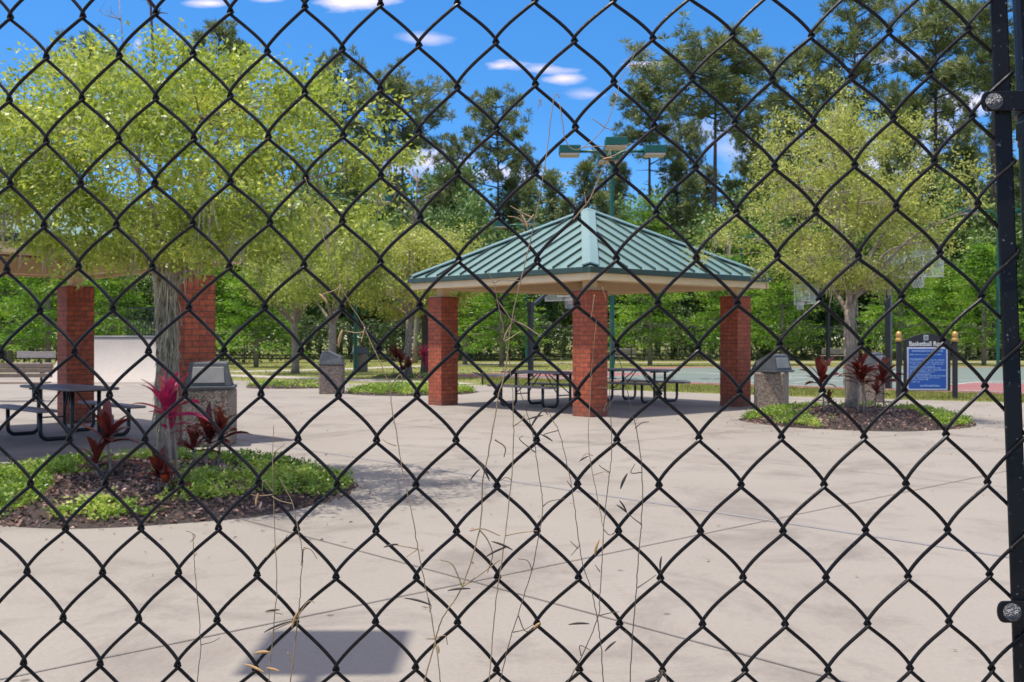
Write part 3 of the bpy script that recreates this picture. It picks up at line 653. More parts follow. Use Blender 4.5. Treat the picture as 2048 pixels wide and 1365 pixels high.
# ------------------------------------------------------------------ pavilions
def pavilion(label, cx, cy, rot):
    t = empty('picnic_pavilion', (cx, cy, 0), rot); tag(t, label, 'pavilion', 'picnic pavilions on the plaza')
    s, RR, ez, az = 2.263, 2.793, 2.80, 4.28
    sl = (az - ez) / RR
    for sx, sy in ((1, 1), (-1, 1), (-1, -1), (1, -1)):
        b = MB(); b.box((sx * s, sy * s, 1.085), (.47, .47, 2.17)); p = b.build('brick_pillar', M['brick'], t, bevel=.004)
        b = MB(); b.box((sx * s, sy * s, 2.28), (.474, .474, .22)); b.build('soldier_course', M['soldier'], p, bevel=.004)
        b = MB(); b.box((sx * s, sy * s, 2.395), (.44, .44, .012)); b.box((sx * s, sy * s, 2.49), (.20, .20, .18)); b.build('post', M['tan'], t, bevel=.004)
    b = MB()
    for k in range(4):
        a = k * PI / 2; c, sn = math.cos(a), math.sin(a)
        def rt(p): return (p[0] * c - p[1] * sn, p[0] * sn + p[1] * c, p[2])
        b.beam(rt((s + .075, -s - .075, 2.71)), rt((s + .075, s - .08, 2.71)), .15, .28) if False else b.beam(rt((s, -s - .075, 2.71)), rt((s, s - .077, 2.71)), .15, .28)
    b.build('beams', M['tan'], t, bevel=.004)
    # roof skin with thickness, hips, standing seams
    b = MB(); th = .035
    E4 = [(RR, -RR), (RR, RR), (-RR, RR), (-RR, -RR)]
    vs = [(x, y, ez) for x, y in E4] + [(0, 0, az)] + [(x, y, ez - th) for x, y in E4] + [(0, 0, az - th)]
    b.add(vs, [(0, 1, 4), (1, 2, 4), (2, 3, 4), (3, 0, 4), (6, 5, 9), (7, 6, 9), (8, 7, 9), (5, 8, 9), (0, 5, 6, 1), (1, 6, 7, 2), (2, 7, 8, 3), (3, 8, 5, 0)])
    roof = b.build('roof', M['roof'], t)
    b = MB()
    for k in range(4):
        a = k * PI / 2; c, sn = math.cos(a), math.sin(a)
        def rt(p): return (p[0] * c - p[1] * sn, p[0] * sn + p[1] * c, p[2])
        for q in np.arange(-2.6, 2.61, .4):
            xq = abs(q) + .07
            if RR - xq < .12: continue
            b.beam(rt((RR + .005, q, ez + .018)), rt((xq, q, az - sl * xq + .018)), .024, .05)
    b.build('standing_seams', M['trim'], roof)
    b = MB()
    for x, y in E4:
        d = Vector((x, y, ez - az)); n2 = Vector((-y, x, 0)).normalized()
        w2 = .155; up = Vector((0, 0, 1))
        top0, top1 = Vector((0, 0, az + .065)), Vector((x, y, ez + .062)) * .985 + Vector((0, 0, az)) * .0
        top1 = Vector((x * .985, y * .985, az + (ez - az) * .985 + .065))
        P = []
        for tp in (top0, top1):
            for off, dz in ((-w2, -.05), (0, .0), (w2, -.05), (w2, -.075), (0, -.025), (-w2, -.075)):
                P.append(tp + n2 * off + up * dz)
        f = [(k, (k + 1) % 6, 6 + (k + 1) % 6, 6 + k) for k in range(6)] + [(5, 4, 3, 2, 1, 0), tuple(range(6, 12))]
        b.add(P, f)
    hc = b.build('hip_caps', M['roof'], roof)
    b = MB()
    for k in range(4):
        a = k * PI / 2; c, sn = math.cos(a), math.sin(a)
        def rt(p): return (p[0] * c - p[1] * sn, p[0] * sn + p[1] * c, p[2])
        b.beam(rt((RR - .02, -RR - .03, ez - .054)), rt((RR - .02, RR - .075, ez - .054)), .10, .106)
    b.build('gutter', M['trim'], roof, bevel=.006)
    b = MB()
    for k in range(4):
        a = k * PI / 2; c, sn = math.cos(a), math.sin(a)
        def rt(p): return (p[0] * c - p[1] * sn, p[0] * sn + p[1] * c, p[2])
        b.beam(rt((RR - .06, -RR + .01, ez - .177)), rt((RR - .06, RR - .105, ez - .177)), .05, .136)
    b.build('fascia', M['tan'], t, bevel=.004)
    b = MB(); g = RR - .12; dz = .14
    e2 = [(g, -g), (g, g), (-g, g), (-g, -g)]
    vs = [(x, y, az - sl * g - dz) for x, y in e2] + [(0, 0, az - dz)] + [(x, y, az - sl * g - dz - .02) for x, y in e2] + [(0, 0, az - dz - .02)]
    b.add(vs, [(0, 1, 4), (1, 2, 4), (2, 3, 4), (3, 0, 4), (6, 5, 9), (7, 6, 9), (8, 7, 9), (5, 8, 9), (0, 5, 6, 1), (1, 6, 7, 2), (2, 7, 8, 3), (3, 8, 5, 0)])
    ce = b.build('plank_ceiling', M['planks'], t)
    b = MB()
    for x, y in e2:
        b.beam((x * .06, y * .06, az - dz - .10), (x, y, az - sl * g - dz - .085), .08, .12)
    for k in range(4):
        a = k * PI / 2; c, sn = math.cos(a), math.sin(a)
        def rt(p): return (p[0] * c - p[1] * sn, p[0] * sn + p[1] * c, p[2])
        for q in np.arange(-2.0, 2.1, .5):
            xq = abs(q) + .10
            b.beam(rt((g - .03, q, az - sl * (g - .03) - dz - .062)), rt((xq, q, az - sl * xq - dz - .062)), .04, .075)
    b.build('rafters', M['planks'], t)
    return t
pavilion('open pavilion with green standing-seam hip roof on red brick pillars in mid picture', 1.67, 23.6, PI / 4 - R(3.4))
pavilion('brick-pillared pavilion mostly hidden behind the big oak crown at the left edge', -7.80, 15.65, PI / 4 - R(2.7))

# ------------------------------------------------------------------ picnic tables
def picnic_table(label, cx, cy, rz):
    t = empty('picnic_table', (cx, cy, 0), rz); tag(t, label, 'picnic table', 'picnic tables under the pavilions')
    def plank(name, y, z, w, L):
        b = MB(); b.box((0, y, z), (L, w, .042)); o = b.build(name, M['plastic'], t, bevel=.018); return o
    plank('table_top', 0, .74, .76, 1.85)
    plank('bench_seat', -.66, .45, .28, 1.85); plank('bench_seat', .66, .45, .28, 1.85)
    for sx in (-1, 1):
        for sy in (-1, 1):
            x = sx * .62; pts = [(x, sy * .66, .43), (x, sy * .66, .14)]
            for a in np.linspace(0, PI / 2, 6)[1:]: pts.append((x, sy * (.66 - .11 * (1 - math.cos(a))), .14 - .11 * math.sin(a)))
            pts.append((x, sy * .32, .03))
            for a in np.linspace(0, PI / 2, 6)[1:]: pts.append((x, sy * (.31 - .11 * math.sin(a)), .03 + .11 * (1 - math.cos(a))))
            pts += [(x, sy * .20, .40), (x, sy * .20, .72)]
            b = MB(); b.tube(pts, .030, n=12); b.build('leg', M['black'], t, smooth=True)
    b = MB()
    for sy in (-1, 1):
        for sx in (-1, 1): b.tube([(sx * .60, sy * .19, .30), (sx * .12, sy * .05, .70)], .013, n=8)
    for sx in (-1, 1):
        b.tube([(sx * .60, -.2, .26), (sx * .60, .2, .26)], .013, n=8); b.tube([(sx * .60, -.66, .415), (sx * .60, -.2, .415)], .015, n=8) if False else None
        b.tube([(sx * .62, -.34, .71), (sx * .62, .34, .71)], .018, n=8)
    b.build('braces', M['black'], t, smooth=True)
    return t
picnic_table('grey-brown picnic table on black tube legs under the left pavilion, beside the brick pillar', -6.735, 16.32, R(135))
picnic_table('picnic table partly hidden on the left of the front brick pillar of the middle pavilion', .67, 23.36, R(-45))
picnic_table('picnic table seen on the right of the front brick pillar of the middle pavilion', 2.95, 25.1, R(-45))

# ------------------------------------------------------------------ litter bins
def litter_bin(label, x, y, rz, s=1.0, hoodrot=0.0):
    t = empty('litter_bin', (x, y, 0), rz); tag(t, label, 'litter bin', 'aggregate litter bins')
    b = MB(); b.box((0, 0, .385 * s), (.62 * s, .62 * s, .77 * s)); b.build('bin_body', M['aggregate'], t, bevel=.03)
    h = empty('x', (0, 0, 0)) if False else None
    b = MB(); b.box((0, 0, .792 * s), (.68 * s, .68 * s, .045 * s))
    lid = b.build('lid', M['lid'], t, bevel=.012); lid.rotation_euler = (0, 0, hoodrot)
    b = MB(); pr = [(-.31, .815), (-.235, 1.13), (-.10, 1.15), (.245, .985), (.31, .815)]
    P = [(x * s, -.30 * s, z * s) if z < .9 else (x * s, -.245 * s, z * s) for x, z in pr] + [(x * s, .30 * s, z * s) if z < .9 else (x * s, .245 * s, z * s) for x, z in pr]
    b.add(P, [(0, 1, 2, 3, 4)[::-1], (5, 6, 7, 8, 9)] + [(k, (k + 1) % 5, 5 + (k + 1) % 5, 5 + k) for k in range(5)])
    b.build('hood', M['lid'], lid, bevel=.012)
    b = MB()
    b.add([(-.3122 * s + .0, -.215 * s, .86 * s), (-.3122 * s, .215 * s, .86 * s), (-.262 * s, .20 * s, 1.07 * s), (-.262 * s, -.20 * s, 1.07 * s),
           (-.285 * s, -.215 * s, .855 * s), (-.285 * s, .215 * s, .855 * s), (-.235 * s, .20 * s, 1.075 * s), (-.235 * s, -.20 * s, 1.075 * s)],
          [(0, 3, 2, 1), (0, 1, 5, 4), (1, 2, 6, 5), (2, 3, 7, 6), (3, 0, 4, 7), (4, 5, 6, 7)])
    b.build('flap', M['flap'], lid, bevel=.005)
    return t
litter_bin('pebbly litter bin with dark hood beside the big oak trunk and the red leaved plants', gx(418, 14.9), 14.95, R(4), 1.02, R(97))
litter_bin('pebbly litter bin with sloping lid alone on the plaza left of the middle pavilion', gx(664, 28.6), 28.6, R(3), 1.0, R(0))
litter_bin('distant pebbly litter bin standing on the lawn behind the green pole', gx(717, 46), 46.6, R(8), 1.0, R(20))
litter_bin('pebbly litter bin with dark hood by the right brick pillar of the middle pavilion', gx(1543, 22.6), 22.6, R(-24), 1.0, R(155))
litter_bin('pale pebbly litter bin standing behind the right oak trunk and its red plants', gx(1738, 25.0), 25.0, R(-12), 1.0, R(150))

# ------------------------------------------------------------------ benches
def bench(label, x, y, rz, m, L=1.8, solid=False):
    t = empty('park_bench', (x, y, 0), rz); tag(t, label, 'bench', 'park benches')
    b = MB()
    for k in range(4): b.box((0, -.06 - k * .105, .44), (L, .09, .035))
    b.build('seat', M[m], t, bevel=.006)
    b = MB()
    if solid: b.box((0, .07, .79), (L, .03, .26))
    else:
        for k in range(3): b.box((0, .03 + k * .022, .60 + k * .115), (L, .032, .095))
    b.build('backrest', M[m], t, bevel=.006)
    for sx in (-1, 1):
        b = MB(); xx = sx * (L / 2 - .28)
        b.beam((xx, .11, .0), (xx, .095, .92), .05, .04, up=(0, 1, 0)); b.box((xx, -.20, .41), (.05, .52, .03)); b.box((xx, -.38, .21), (.05, .045, .42)); b.box((xx, -.13, .012), (.07, .62, .024))
        b.build('leg', M['black'], t, bevel=.004)
    return t
bench('brown slatted bench seen from behind at the left edge past the picnic table', -11.75, 25.3, R(3), 'slat_brown')
bench('grey backed bench farther off at the left edge beside the skate ramp', gx(71, 44), 44.0, R(-4), 'slat', 1.65, True)
bench('pale slatted bench in front of the far fence between hoop pole and right oak trunk', gx(1682, 61.5), 61.5, R(180), 'slat', 2.2)
bench('small grey bench far off just right of the tall green light pole foot', gx(1247, 60), 60.4, R(180), 'slat', 1.5)

# ------------------------------------------------------------------ rules sign
SX, SY = (gx(1797.5, 25.8) + gx(1910, 25.8)) / 2, 25.8
sg = empty('rules_sign', (SX, SY, 0)); tag(sg, 'black and blue basketball rules sign between two posts with gold finials', 'sign')
for sx in (-.675, .675):
    b = MB(); b.tube([(sx, 0, 0), (sx, 0, 1.40)], .063, n=20); p = b.build('post', M['sign_black'], sg); shade_flatish(p)
    b = MB(); b.lathe([(.078, 1.40), (.082, 1.42), (.082, 1.455), (.066, 1.475), (.058, 1.49), (.068, 1.51), (.074, 1.545), (.066, 1.59), (.045, 1.625), (.012, 1.645)], (sx, 0, 0), 24)
    f = b.build('finial', M['gold'], p); shade_flatish(f, 60)
b = MB(); pr = [(-.56, .215), (.56, .215), (.56, 1.42)]
for k in range(13):
    a = k / 12; pr.append((.50 - a * 1.0, 1.455 + .135 * math.sin(PI * a)))
pr.append((-.56, 1.42)); b.prism(pr, -.02, .02); b.build('board', M['sign_black'], sg, bevel=.004)
b = MB(); b.box((0, -.026, .745), (.97, .012, 1.03)); pa = b.build('panel_border', M['sign_white'], sg, bevel=.002)
b = MB(); b.box((.0, -.031, .745), (.90, .012, .955)); b.build('blue_panel', M['sign_blue'], pa)
def text(name, body, x, z, size, m, y, bold=.0, parent=sg, stretch=1.0):
    c = bpy.data.curves.new(name, 'FONT'); c.body = body; c.size = size; c.align_x = 'CENTER'; c.extrude = .002; c.offset = bold
    o = bpy.data.objects.new(name, c); C.objects.link(o); o.parent = parent; o.location = (x, y, z); o.rotation_euler = (PI / 2, 0, 0); o.scale = (stretch, 1, 1)
    c.materials.append(M[m])
    bpy.context.view_layer.update()
    me = bpy.data.meshes.new_from_object(o.evaluated_get(bpy.context.evaluated_depsgraph_get()))
    o2 = bpy.data.objects.new(name, me); C.objects.link(o2); o2.parent = parent; o2.location = o.location; o2.rotation_euler = o.rotation_euler; o2.scale = o.scale
    bpy.data.objects.remove(o); return o2
# header in a slab-serif hand: letters plus short serif bars
tx = text('lettering', 'Basketball Rules', .0, 1.296, .15, 'letter', -.0225, .0028, stretch=.90)
sb_ = MB()
for k, x in enumerate(np.linspace(-.425, .425, 14)):
    sb_.box((x, -.0228, 1.2985), (.030, .004, .006))
sb_.build('serifs', M['letter'], sg)
b = MB(); b.box((-.03, -.0235, 1.49), (.115, .008, .125)); em = b.build('emblem', M['emblem'], sg, bevel=.003)
b = MB()
for x, z, wx, wz in ((-.03, 1.49, .07, .075),): b.box((x, -.0285, z), (wx, .004, wz))
b.build('emblem_mark', M['flap'], em)
text('lettering', 'AUTHORIZED FOR COUNTY OF', .0, 1.152, .052, 'letter_blue', -.0385, .001)
text('lettering', 'ON THE BASKETBALL', .06, .318, .05, 'letter_blue', -.0385, .001)
lr = random.Random(11); b = MB()
rows = [(1.085, .86, .70), (.985, .42, .40), (.955, .84, .82), (.90, .84, .80), (.855, .80, .78), (.80, .60, .55), (.765, .78, .72), (.715, .88, .84), (.67, .62, .60), (.615, .55, .5), (.575, .87, .86), (.53, .72, .70), (.485, .50, .45), (.43, .25, .2)]
for z, wmax, wmin in rows:
    x = -.425; xe = -.425 + lr.uniform(wmin, wmax)
    while x < xe:
        for c in range(lr.randint(2, 8)):
            if x > xe: break
            k = lr.choice((1, 2, 2, 3)); hh = .027
            b.box((x, -.0378, z), (.0045, .002, hh))
            if k > 1: b.box((x + .011, -.0378, z), (.0045, .002, hh))
            if k > 2: b.box((x + .0055, -.0379, z + lr.choice((-.011, 0, .011))), (.0065, .002, .005))
            x += .0195
        x += .014
b.build('small_print', M['letter_blue'], sg)

# ------------------------------------------------------------------ basketball hoops
def hoop(label, x, y, ang, arm=2.0, up=0.0):
    t = empty('basketball_hoop', (x, y, up), ang); tag(t, label, 'basketball hoop', 'basketball hoops of the court')
    b = MB(); b.box((0, 0, 1.42 - up / 2), (.165, .165, 2.84 + up)); b.build('pole', M['black'], t, bevel=.012)
    b = MB(); b.beam((0, 0, 2.62), (arm * .55, 0, 3.25), .10, .12); b.beam((arm * .45, 0, 3.19), (arm - .05, 0, 3.19), .10, .10); b.beam((0, 0, 2.80), (.0, 0, 2.5), .2, .2); b.build('arm', M['black'], t, bevel=.008)
    b = MB(); b.box((arm, 0, 3.43), (.025, 1.72, 1.0)); bd = b.build('backboard', GLASS, t)
    b = MB(); f = .03
    for z in (2.93, 3.93): b.box((arm, 0, z), (.05, 1.76, f))
    for yy in (-.885, .885): b.box((arm, yy, 3.43), (.05, f, 1.06 - 2 * f + .06))
    b.build('board_frame', M['board'], bd, bevel=.004)
    b = MB()
    for z in (3.10, 3.55): b.box((arm + .016, 0, z), (.004, .61, .05))
    for yy in (-.28, .28): b.box((arm + .016, yy, 3.325), (.004, .05, .40))
    b.build('target_square', M['board'], bd)
    b = MB(); n = 24; cx = arm + .16 + .23
    b.tube([(cx + .23 * math.cos(a), .23 * math.sin(a), 3.05) for a in np.linspace(0, 2 * PI, n)], .011, n=6); b.box((arm + .085, 0, 3.03), (.15, .12, .07)); b.build('rim', M['rust'], t, smooth=False)
    b = MB()
    for k in range(12):
        for sgn in (1, -1):
            pts = []
            for q in range(5):
                a = 2 * PI * k / 12 + sgn * q * .26; r = .225 - .018 * q - (.02 if q == 2 else 0)
                pts.append((cx + r * math.cos(a), r * math.sin(a), 3.045 - .105 * q))
            b.tube(pts, .008, n=4)
    b.build('net', M['board'], t)
    return t
m_, nt_, b_, o_ = new_mat('backboard_acrylic'); b_.inputs['Base Color'].default_value = (.85, .9, .9, 1); b_.inputs['Roughness'].default_value = .12
b_.inputs['Transmission Weight'].default_value = .0; b_.inputs['Alpha'].default_value = .10; GLASS = m_
va = math.atan2(.761, .649)
hoop('basketball hoop seen between left and front brick pillars of the middle pavilion', .70, 40.3, va)
hoop('farthest basketball hoop left of the right oak trunk', gx(1656, 56.6), 56.6, math.atan2(-.45, -.9), 1.5, .3)
hoop('basketball hoop on a thick black pole between the right oak trunk and the rules sign', gx(1777, 31.3), 31.3, va, 2.0, .4)

# ------------------------------------------------------------------ floodlight poles
def light_pole(label, x, y, h, heads=(0, 90, 180, 270), reach=1.5, rz=0.0, hw=.74):
    t = empty('light_pole', (x, y, 0), rz); tag(t, label, 'light pole', 'green floodlight poles')
    b = MB(); b.tube([(0, 0, 0), (0, 0, h - .35)], [.085, .066], n=16); b.tube([(0, 0, 0), (0, 0, .06)], .17, n=16); o = b.build('pole', M['green_pole'], t); shade_flatish(o)
    for a in heads:
        c, s = math.cos(R(a)), math.sin(R(a))
        pts = [(0, 0, h - .42)]
        for q in np.linspace(0, PI / 2, 7): pts.append((c * (.05 + .5 * (1 - math.cos(q))), s * (.05 + .5 * (1 - math.cos(q))), h - .42 + .40 * math.sin(q)))
        pts.append((c * (reach - .36), s * (reach - .36), h - .02))
        b = MB(); b.tube(pts, .05, n=10); arm = b.build('arm', M['green_pole'], t, smooth=True)
        hx, hy = c * reach, s * reach
        b = MB(); b.box((hx, hy, h + .02), (hw, .72, .27)); hd = b.build('lamp_head', M['green_pole'], t, bevel=.015)
        b = MB(); b.box((hx, hy, h - .155), (hw - .04, .68, .075)); b.build('lens', M['lens'], hd, bevel=.02)
    return t
light_pole('tall green light pole with four box heads rising behind the middle pavilion roof', gx(1224, 38), 38, 8.09)
light_pole('green light pole whose foot stands beside the distant litter bin on the lawn', gx(711, 46), 46, 7.42, (0, 180), 1.15)
light_pole('far green light pole seen under the pavilion roof beside the near hoop pole', gx(1053, 63), 62, 8.0, (0, 90, 180, 270))
light_pole('green light pole rising behind the right end of the pavilion roof', gx(1485, 66), 66.3, 7.75, (20, 200), 1.1)
light_pole('green light pole at the right edge beside the tension bar of the fence', gx(1996, 54.8), 54.8, 7.95, (0, 180))
light_pole('light pole close behind the fence at left, whose lamp head shades the pavement', -2.955, 3.70, 8.0, (90,), .98, 0.0, .66)

# ------------------------------------------------------------------ skate ramp and its railing
rp = empty('skate_ramp', (gx(240, 36.5), 36.5, 0), R(0)); tag(rp, 'pale concrete quarter-pipe skate ramp behind the left brick pillar', 'skate ramp')
x0, x1 = -2.25, 1.62
prof = []   # (y, z): curve from the front lip up to the deck
Rr = 2.25
for k in range(15):
    a = k / 14 * R(70); prof.append((-1.35 + Rr * math.sin(a), .02 + Rr * (1 - math.cos(a))))
pz = prof[-1][1]; prof += [(prof[-1][0] + 1.3, pz), (prof[-1][0] + 1.3, .0), (-1.35, .0)]
n = len(prof)
b = MB(); b.add([(x0, y, z) for y, z in prof] + [(x1, y, z) for y, z in prof], [tuple(range(n)), tuple(range(2 * n - 1, n - 1, -1))] + [(k, n + k, n + (k + 1) % n, (k + 1) % n) for k in range(n)])
o = b.build('ramp_body', M['ramp'], rp); shade_flatish(o, 30)
b = MB(); b.tube([(x0, prof[14][0] - .01, pz + .02), (x1, prof[14][0] - .01, pz + .02)], .03, n=10); b.build('coping', M['flap'], rp, smooth=True)
b = MB(); b.add([(x1 + .012, -.1, .03), (x1 + .012, prof[14][0] + .9, .03), (x1 + .012, prof[14][0] + .9, .82), (x1 + .012, .45, .50), (x1 + .030, -.1, .03), (x1 + .03, prof[14][0] + .9, .03), (x1 + .03, prof[14][0] + .9, .82), (x1 + .03, .45, .50)],
        [(0, 1, 2, 3), (4, 7, 6, 5), (0, 4, 5, 1), (1, 5, 6, 2), (2, 6, 7, 3), (3, 7, 4, 0)]); b.build('side_panel', M['blue'], rp)
b = MB(); ry = prof[14][0] + .55; rx0, rx1 = -.20, 1.55
for z in (pz + .08, pz + 1.02): b.box(((rx0 + rx1) / 2, ry, z), (rx1 - rx0, .05, .05))
for k in range(18): b.box((rx0 + (rx1 - rx0) * k / 17, ry, pz + .52), (.05 if k in (0, 9, 17) else .02, .045 if k in (0, 9, 17) else .02, 1.06 if k in (0, 9, 17) else .92))
b.build('railing', M['black'], rp)

# ------------------------------------------------------------------ far black chain-link fence
ff = empty('park_fence', (0, 67, 0)); tag(ff, 'long black chain-link boundary fence in front of the dark hedge across the park', 'fence')
fl = [(-48, 58.5), (-13, 62.3), (0, 66.8), (12, 67.6), (55, 69)]
def flp(X):
    for a, b_ in zip(fl, fl[1:]):
        if X <= b_[0]: return a[1] + (b_[1] - a[1]) * (X - a[0]) / (b_[0] - a[0])
    return fl[-1][1]
H = 2.12
b = MB(); b.tube([(x, y - 67, H) for x, y in fl], .028, n=6); b.build('top_rail', M['black'], ff)
X = -48.0
while X < 55:
    b = MB(); b.tube([(X, flp(X) - 67, 0), (X, flp(X) - 67, H + .03)], .035, n=8); b.build('fence_post', M['black'], ff); X += 2.96
b = MB(); Xs = np.arange(-48, 55, .16); V = []; Fq = []
def thin(p, q, w=.0022):
    i = len(V); nx = Vector((q[0] - p[0], 0, q[2] - p[2])); nx = Vector((-nx.z, 0, nx.x)).normalized() * w; yy = Vector((0, w * 1.4, 0))
    for e in (p, q):
        e = Vector(e); V.extend([tuple(e + nx), tuple(e - nx * .5 + yy), tuple(e - nx * .5 - yy)])
    for k in range(3): Fq.append((i + k, i + (k + 1) % 3, i + 3 + (k + 1) % 3, i + 3 + k))
for x in Xs:
    thin((x, flp(x) - 67, .03), (x + H - .05, flp(x + H) - 67, H - .02)); thin((x + H - .05, flp(x + H) - 67, .03), (x, flp(x) - 67, H - .02))
np_mesh('wire_mesh', V, Fq, M['black'], ff)
# ------------------------------------------------------------------ vegetation
from mathutils import noise as mnoise
def unit(a): return a / (np.linalg.norm(a, axis=-1, keepdims=True) + 1e-9)
def leaf_quads(P, D, Ln, Wd, rng, fold=.18, mid=.5):
    n = len(P); D = unit(D); s = unit(np.cross(D, unit(rng.normal(size=(n, 3))))); nn = np.cross(s, D)
    Ln = np.broadcast_to(Ln, n)[:, None]; Wd = np.broadcast_to(Wd, n)[:, None]
    m = P + D * Ln * mid
    V = np.stack([P, m + s * Wd / 2 + nn * Wd * fold, P + D * Ln, m - s * Wd / 2 + nn * Wd * fold], 1).reshape(-1, 3)
    return V, np.arange(4 * n).reshape(n, 4)
def blob_dirs(n, rng): return unit(rng.normal(size=(n, 3)))

def hang_strands(P, Ln, rng, w=.012, seg=4):
    """tapering hanging strands of spanish moss"""
    V = []; Fq = []
    for p, l in zip(P, Ln):
        a = rng.uniform(0, PI); c, s = math.cos(a) * w, math.sin(a) * w; dx, dy = rng.normal(0, .10 * l, 2); b = len(V)
        for k in range(seg + 1):
            f = k / seg; t = (1 - f) ** .7 * (1 + .4 * rng.normal() * .3) + .08
            x, y, z = p[0] + dx * f + rng.normal(0, .006), p[1] + dy * f + rng.normal(0, .006), p[2] - l * f
            V += [(x + c * t, y + s * t, z), (x - c * t, y - s * t, z)]
        for k in range(seg): Fq.append((b + 2 * k, b + 2 * k + 1, b + 2 * k + 3, b + 2 * k + 2))
    return V, Fq

def crown_points(n, c, r, rng, seed, flat=.55, lump=.28, gap=-.12, gs=1.6, inner=.45):
    """cluster centres spread through a lumpy crown volume with gaps"""
    out = []; tries = 0
    while len(out) < n and tries < n * 40:
        tries += 1
        d = rng.normal(size=3); d /= np.linalg.norm(d)
        q = mnoise.noise(Vector(d * 1.7) + Vector((seed * 3.1, 0, 0)))
        rad = (inner + (1 - inner) * rng.random() ** .5) * (1 + lump * q * 2)
        p = d * rad
        if p[2] < -flat: p[2] = -flat + rng.normal(0, .06)
        w = np.array(c) + p * np.array(r)
        if mnoise.noise(Vector(w * gs / max(r) * 1.6) + Vector((0, seed * 7.7, 0))) < gap: continue
        out.append(w)
    return np.array(out)

def broadleaf(name, label, loc, H0, c, r, ncl, per, cs, L, W, lm, bm, tr, seed, moss=0, trunkmoss=0, group=None, cat='tree', droop=-.1, flat=.55, wisps=0, lean=(0, 0), gap=-.12, mossmat='moss', lump=.28):
    rng = np.random.default_rng(seed); rnd = random.Random(seed)
    t = empty(name, loc); tag(t, label, cat, group)
    CL = crown_points(ncl, c, r, rng, seed, flat=flat, gap=gap, lump=lump)
    # leaves
    n = ncl * per; idx = rng.integers(0, len(CL), n)
    sc_ = rng.uniform(.6, 1.3, len(CL))[idx][:, None]
    off = rng.normal(size=(n, 3)) * np.array((cs, cs, cs * .62)) * sc_
    P = CL[idx] + off
    out_ = unit(P - np.array(c) * np.array((1, 1, .9)))
    D = unit(blob_dirs(n, rng) + out_ * .55 + np.array((0, 0, droop)))
    V, Fq = leaf_quads(P, D, L * rng.uniform(.6, 1.3, n), W * rng.uniform(.7, 1.25, n), rng)
    if wisps:
        WV = []; 
        for k in range(wisps):
            a = rng.uniform(0, 2 * PI); rr = abs(rng.normal(0, .5)); p0 = np.array((c[0] + r[0] * rr * math.cos(a), c[1] + r[1] * rr * math.sin(a), c[2] + r[2] * (.82 - .4 * rr)))
            l = rng.uniform(.35, .95); d = np.array((rng.normal(0, .3), rng.normal(0, .3), 1.0)); d /= np.linalg.norm(d)
            m = int(14 * l / .5); f = rng.random(m)[:, None]; WV.append(p0 + d * l * f + rng.normal(0, .03, (m, 3)))
        WV = np.concatenate(WV); d2 = unit(blob_dirs(len(WV), rng) + np.array((0, 0, .5)))
        V2, F2 = leaf_quads(WV, d2, L * .9, W * .9, rng); Fq = np.vstack([Fq, F2 + len(V)]); V = np.vstack([V, V2])
    np_mesh('crown', V, Fq, M[lm], t)
    # trunk, limbs, twigs
    b = MB(); lx, ly = lean
    tp = [(lx * f + .02 * math.sin(f * 5 + seed), ly * f + .02 * math.cos(f * 4 + seed), H0 * f - .05) for f in np.linspace(0, 1, 8)]
    b.tube(tp, [tr * (1.35 if f < .05 else 1.08 - .25 * f) for f in np.linspace(0, 1, 8)], n=14)
    fork = np.array(tp[-1]); nl = 11
    tg = CL[rng.choice(len(CL), min(nl, len(CL)), replace=False)]
    tg = np.vstack([tg, [(c[0], c[1], c[2] + r[2] * .75)]])
    nodes = []
    for g in tg:
        st = np.array(tp[rnd.randint(6, 7)]); mid = st + (g - st) * .5 + np.array((0, 0, .12 * r[2])) + rng.normal(0, .06 * max(r), 3)
        q = spline([st, st + (mid - st) * .5 + np.array((0, 0, .03)), mid, g], 10)
        b.tube(q, np.linspace(tr * .46, tr * .07, 10), n=7, cap=False); nodes.append(q)
    nodes = np.concatenate(nodes)
    b.build('trunk', M[bm], t, smooth=True)
    b = MB()
    for g in CL[::2]:
        k = np.argmin(((nodes - g) ** 2).sum(1)); s = nodes[k]; d = g - s
        b.tube([s, s + d * .5 + rng.normal(0, .05, 3) * np.linalg.norm(d), g + d * .12], [tr * .085, tr * .06, tr * .022], n=4, cap=False)
    b.build('twigs', M[bm], t, smooth=True)
    if moss:
        low = CL[np.argsort(CL[:, 2])[:int(len(CL) * .7)]]
        base = low[rng.integers(0, len(low), moss)]; Vs = []; Ls = []
        for p in base:
            for k in range(rng.integers(4, 10)):
                Vs.append(p + rng.normal(0, cs * .35, 3)); Ls.append(rng.uniform(.12, .42) * (1 if r[0] > 0 else 1))
        V, Fq = hang_strands(np.array(Vs), Ls, rng, w=.007 * max(1, L / .06)); np_mesh('spanish_moss', V, Fq, M[mossmat], t)['kind'] = 'stuff'
    if trunkmoss:
        Vs = []; Ls = []
        for k in range(trunkmoss):
            f = rng.uniform(.22, 1.05); a = rng.uniform(0, 2 * PI); rr = tr * (1.08 - .2 * f) + rng.uniform(0, .018)
            Vs.append((lx * f + rr * math.cos(a), ly * f + rr * math.sin(a), H0 * f)); Ls.append(rng.uniform(.10, .34))
        V, Fq = hang_strands(np.array(Vs), Ls, rng, w=.0075); np_mesh('trunk_moss', V, Fq, M[mossmat], t)['kind'] = 'stuff'
    return t

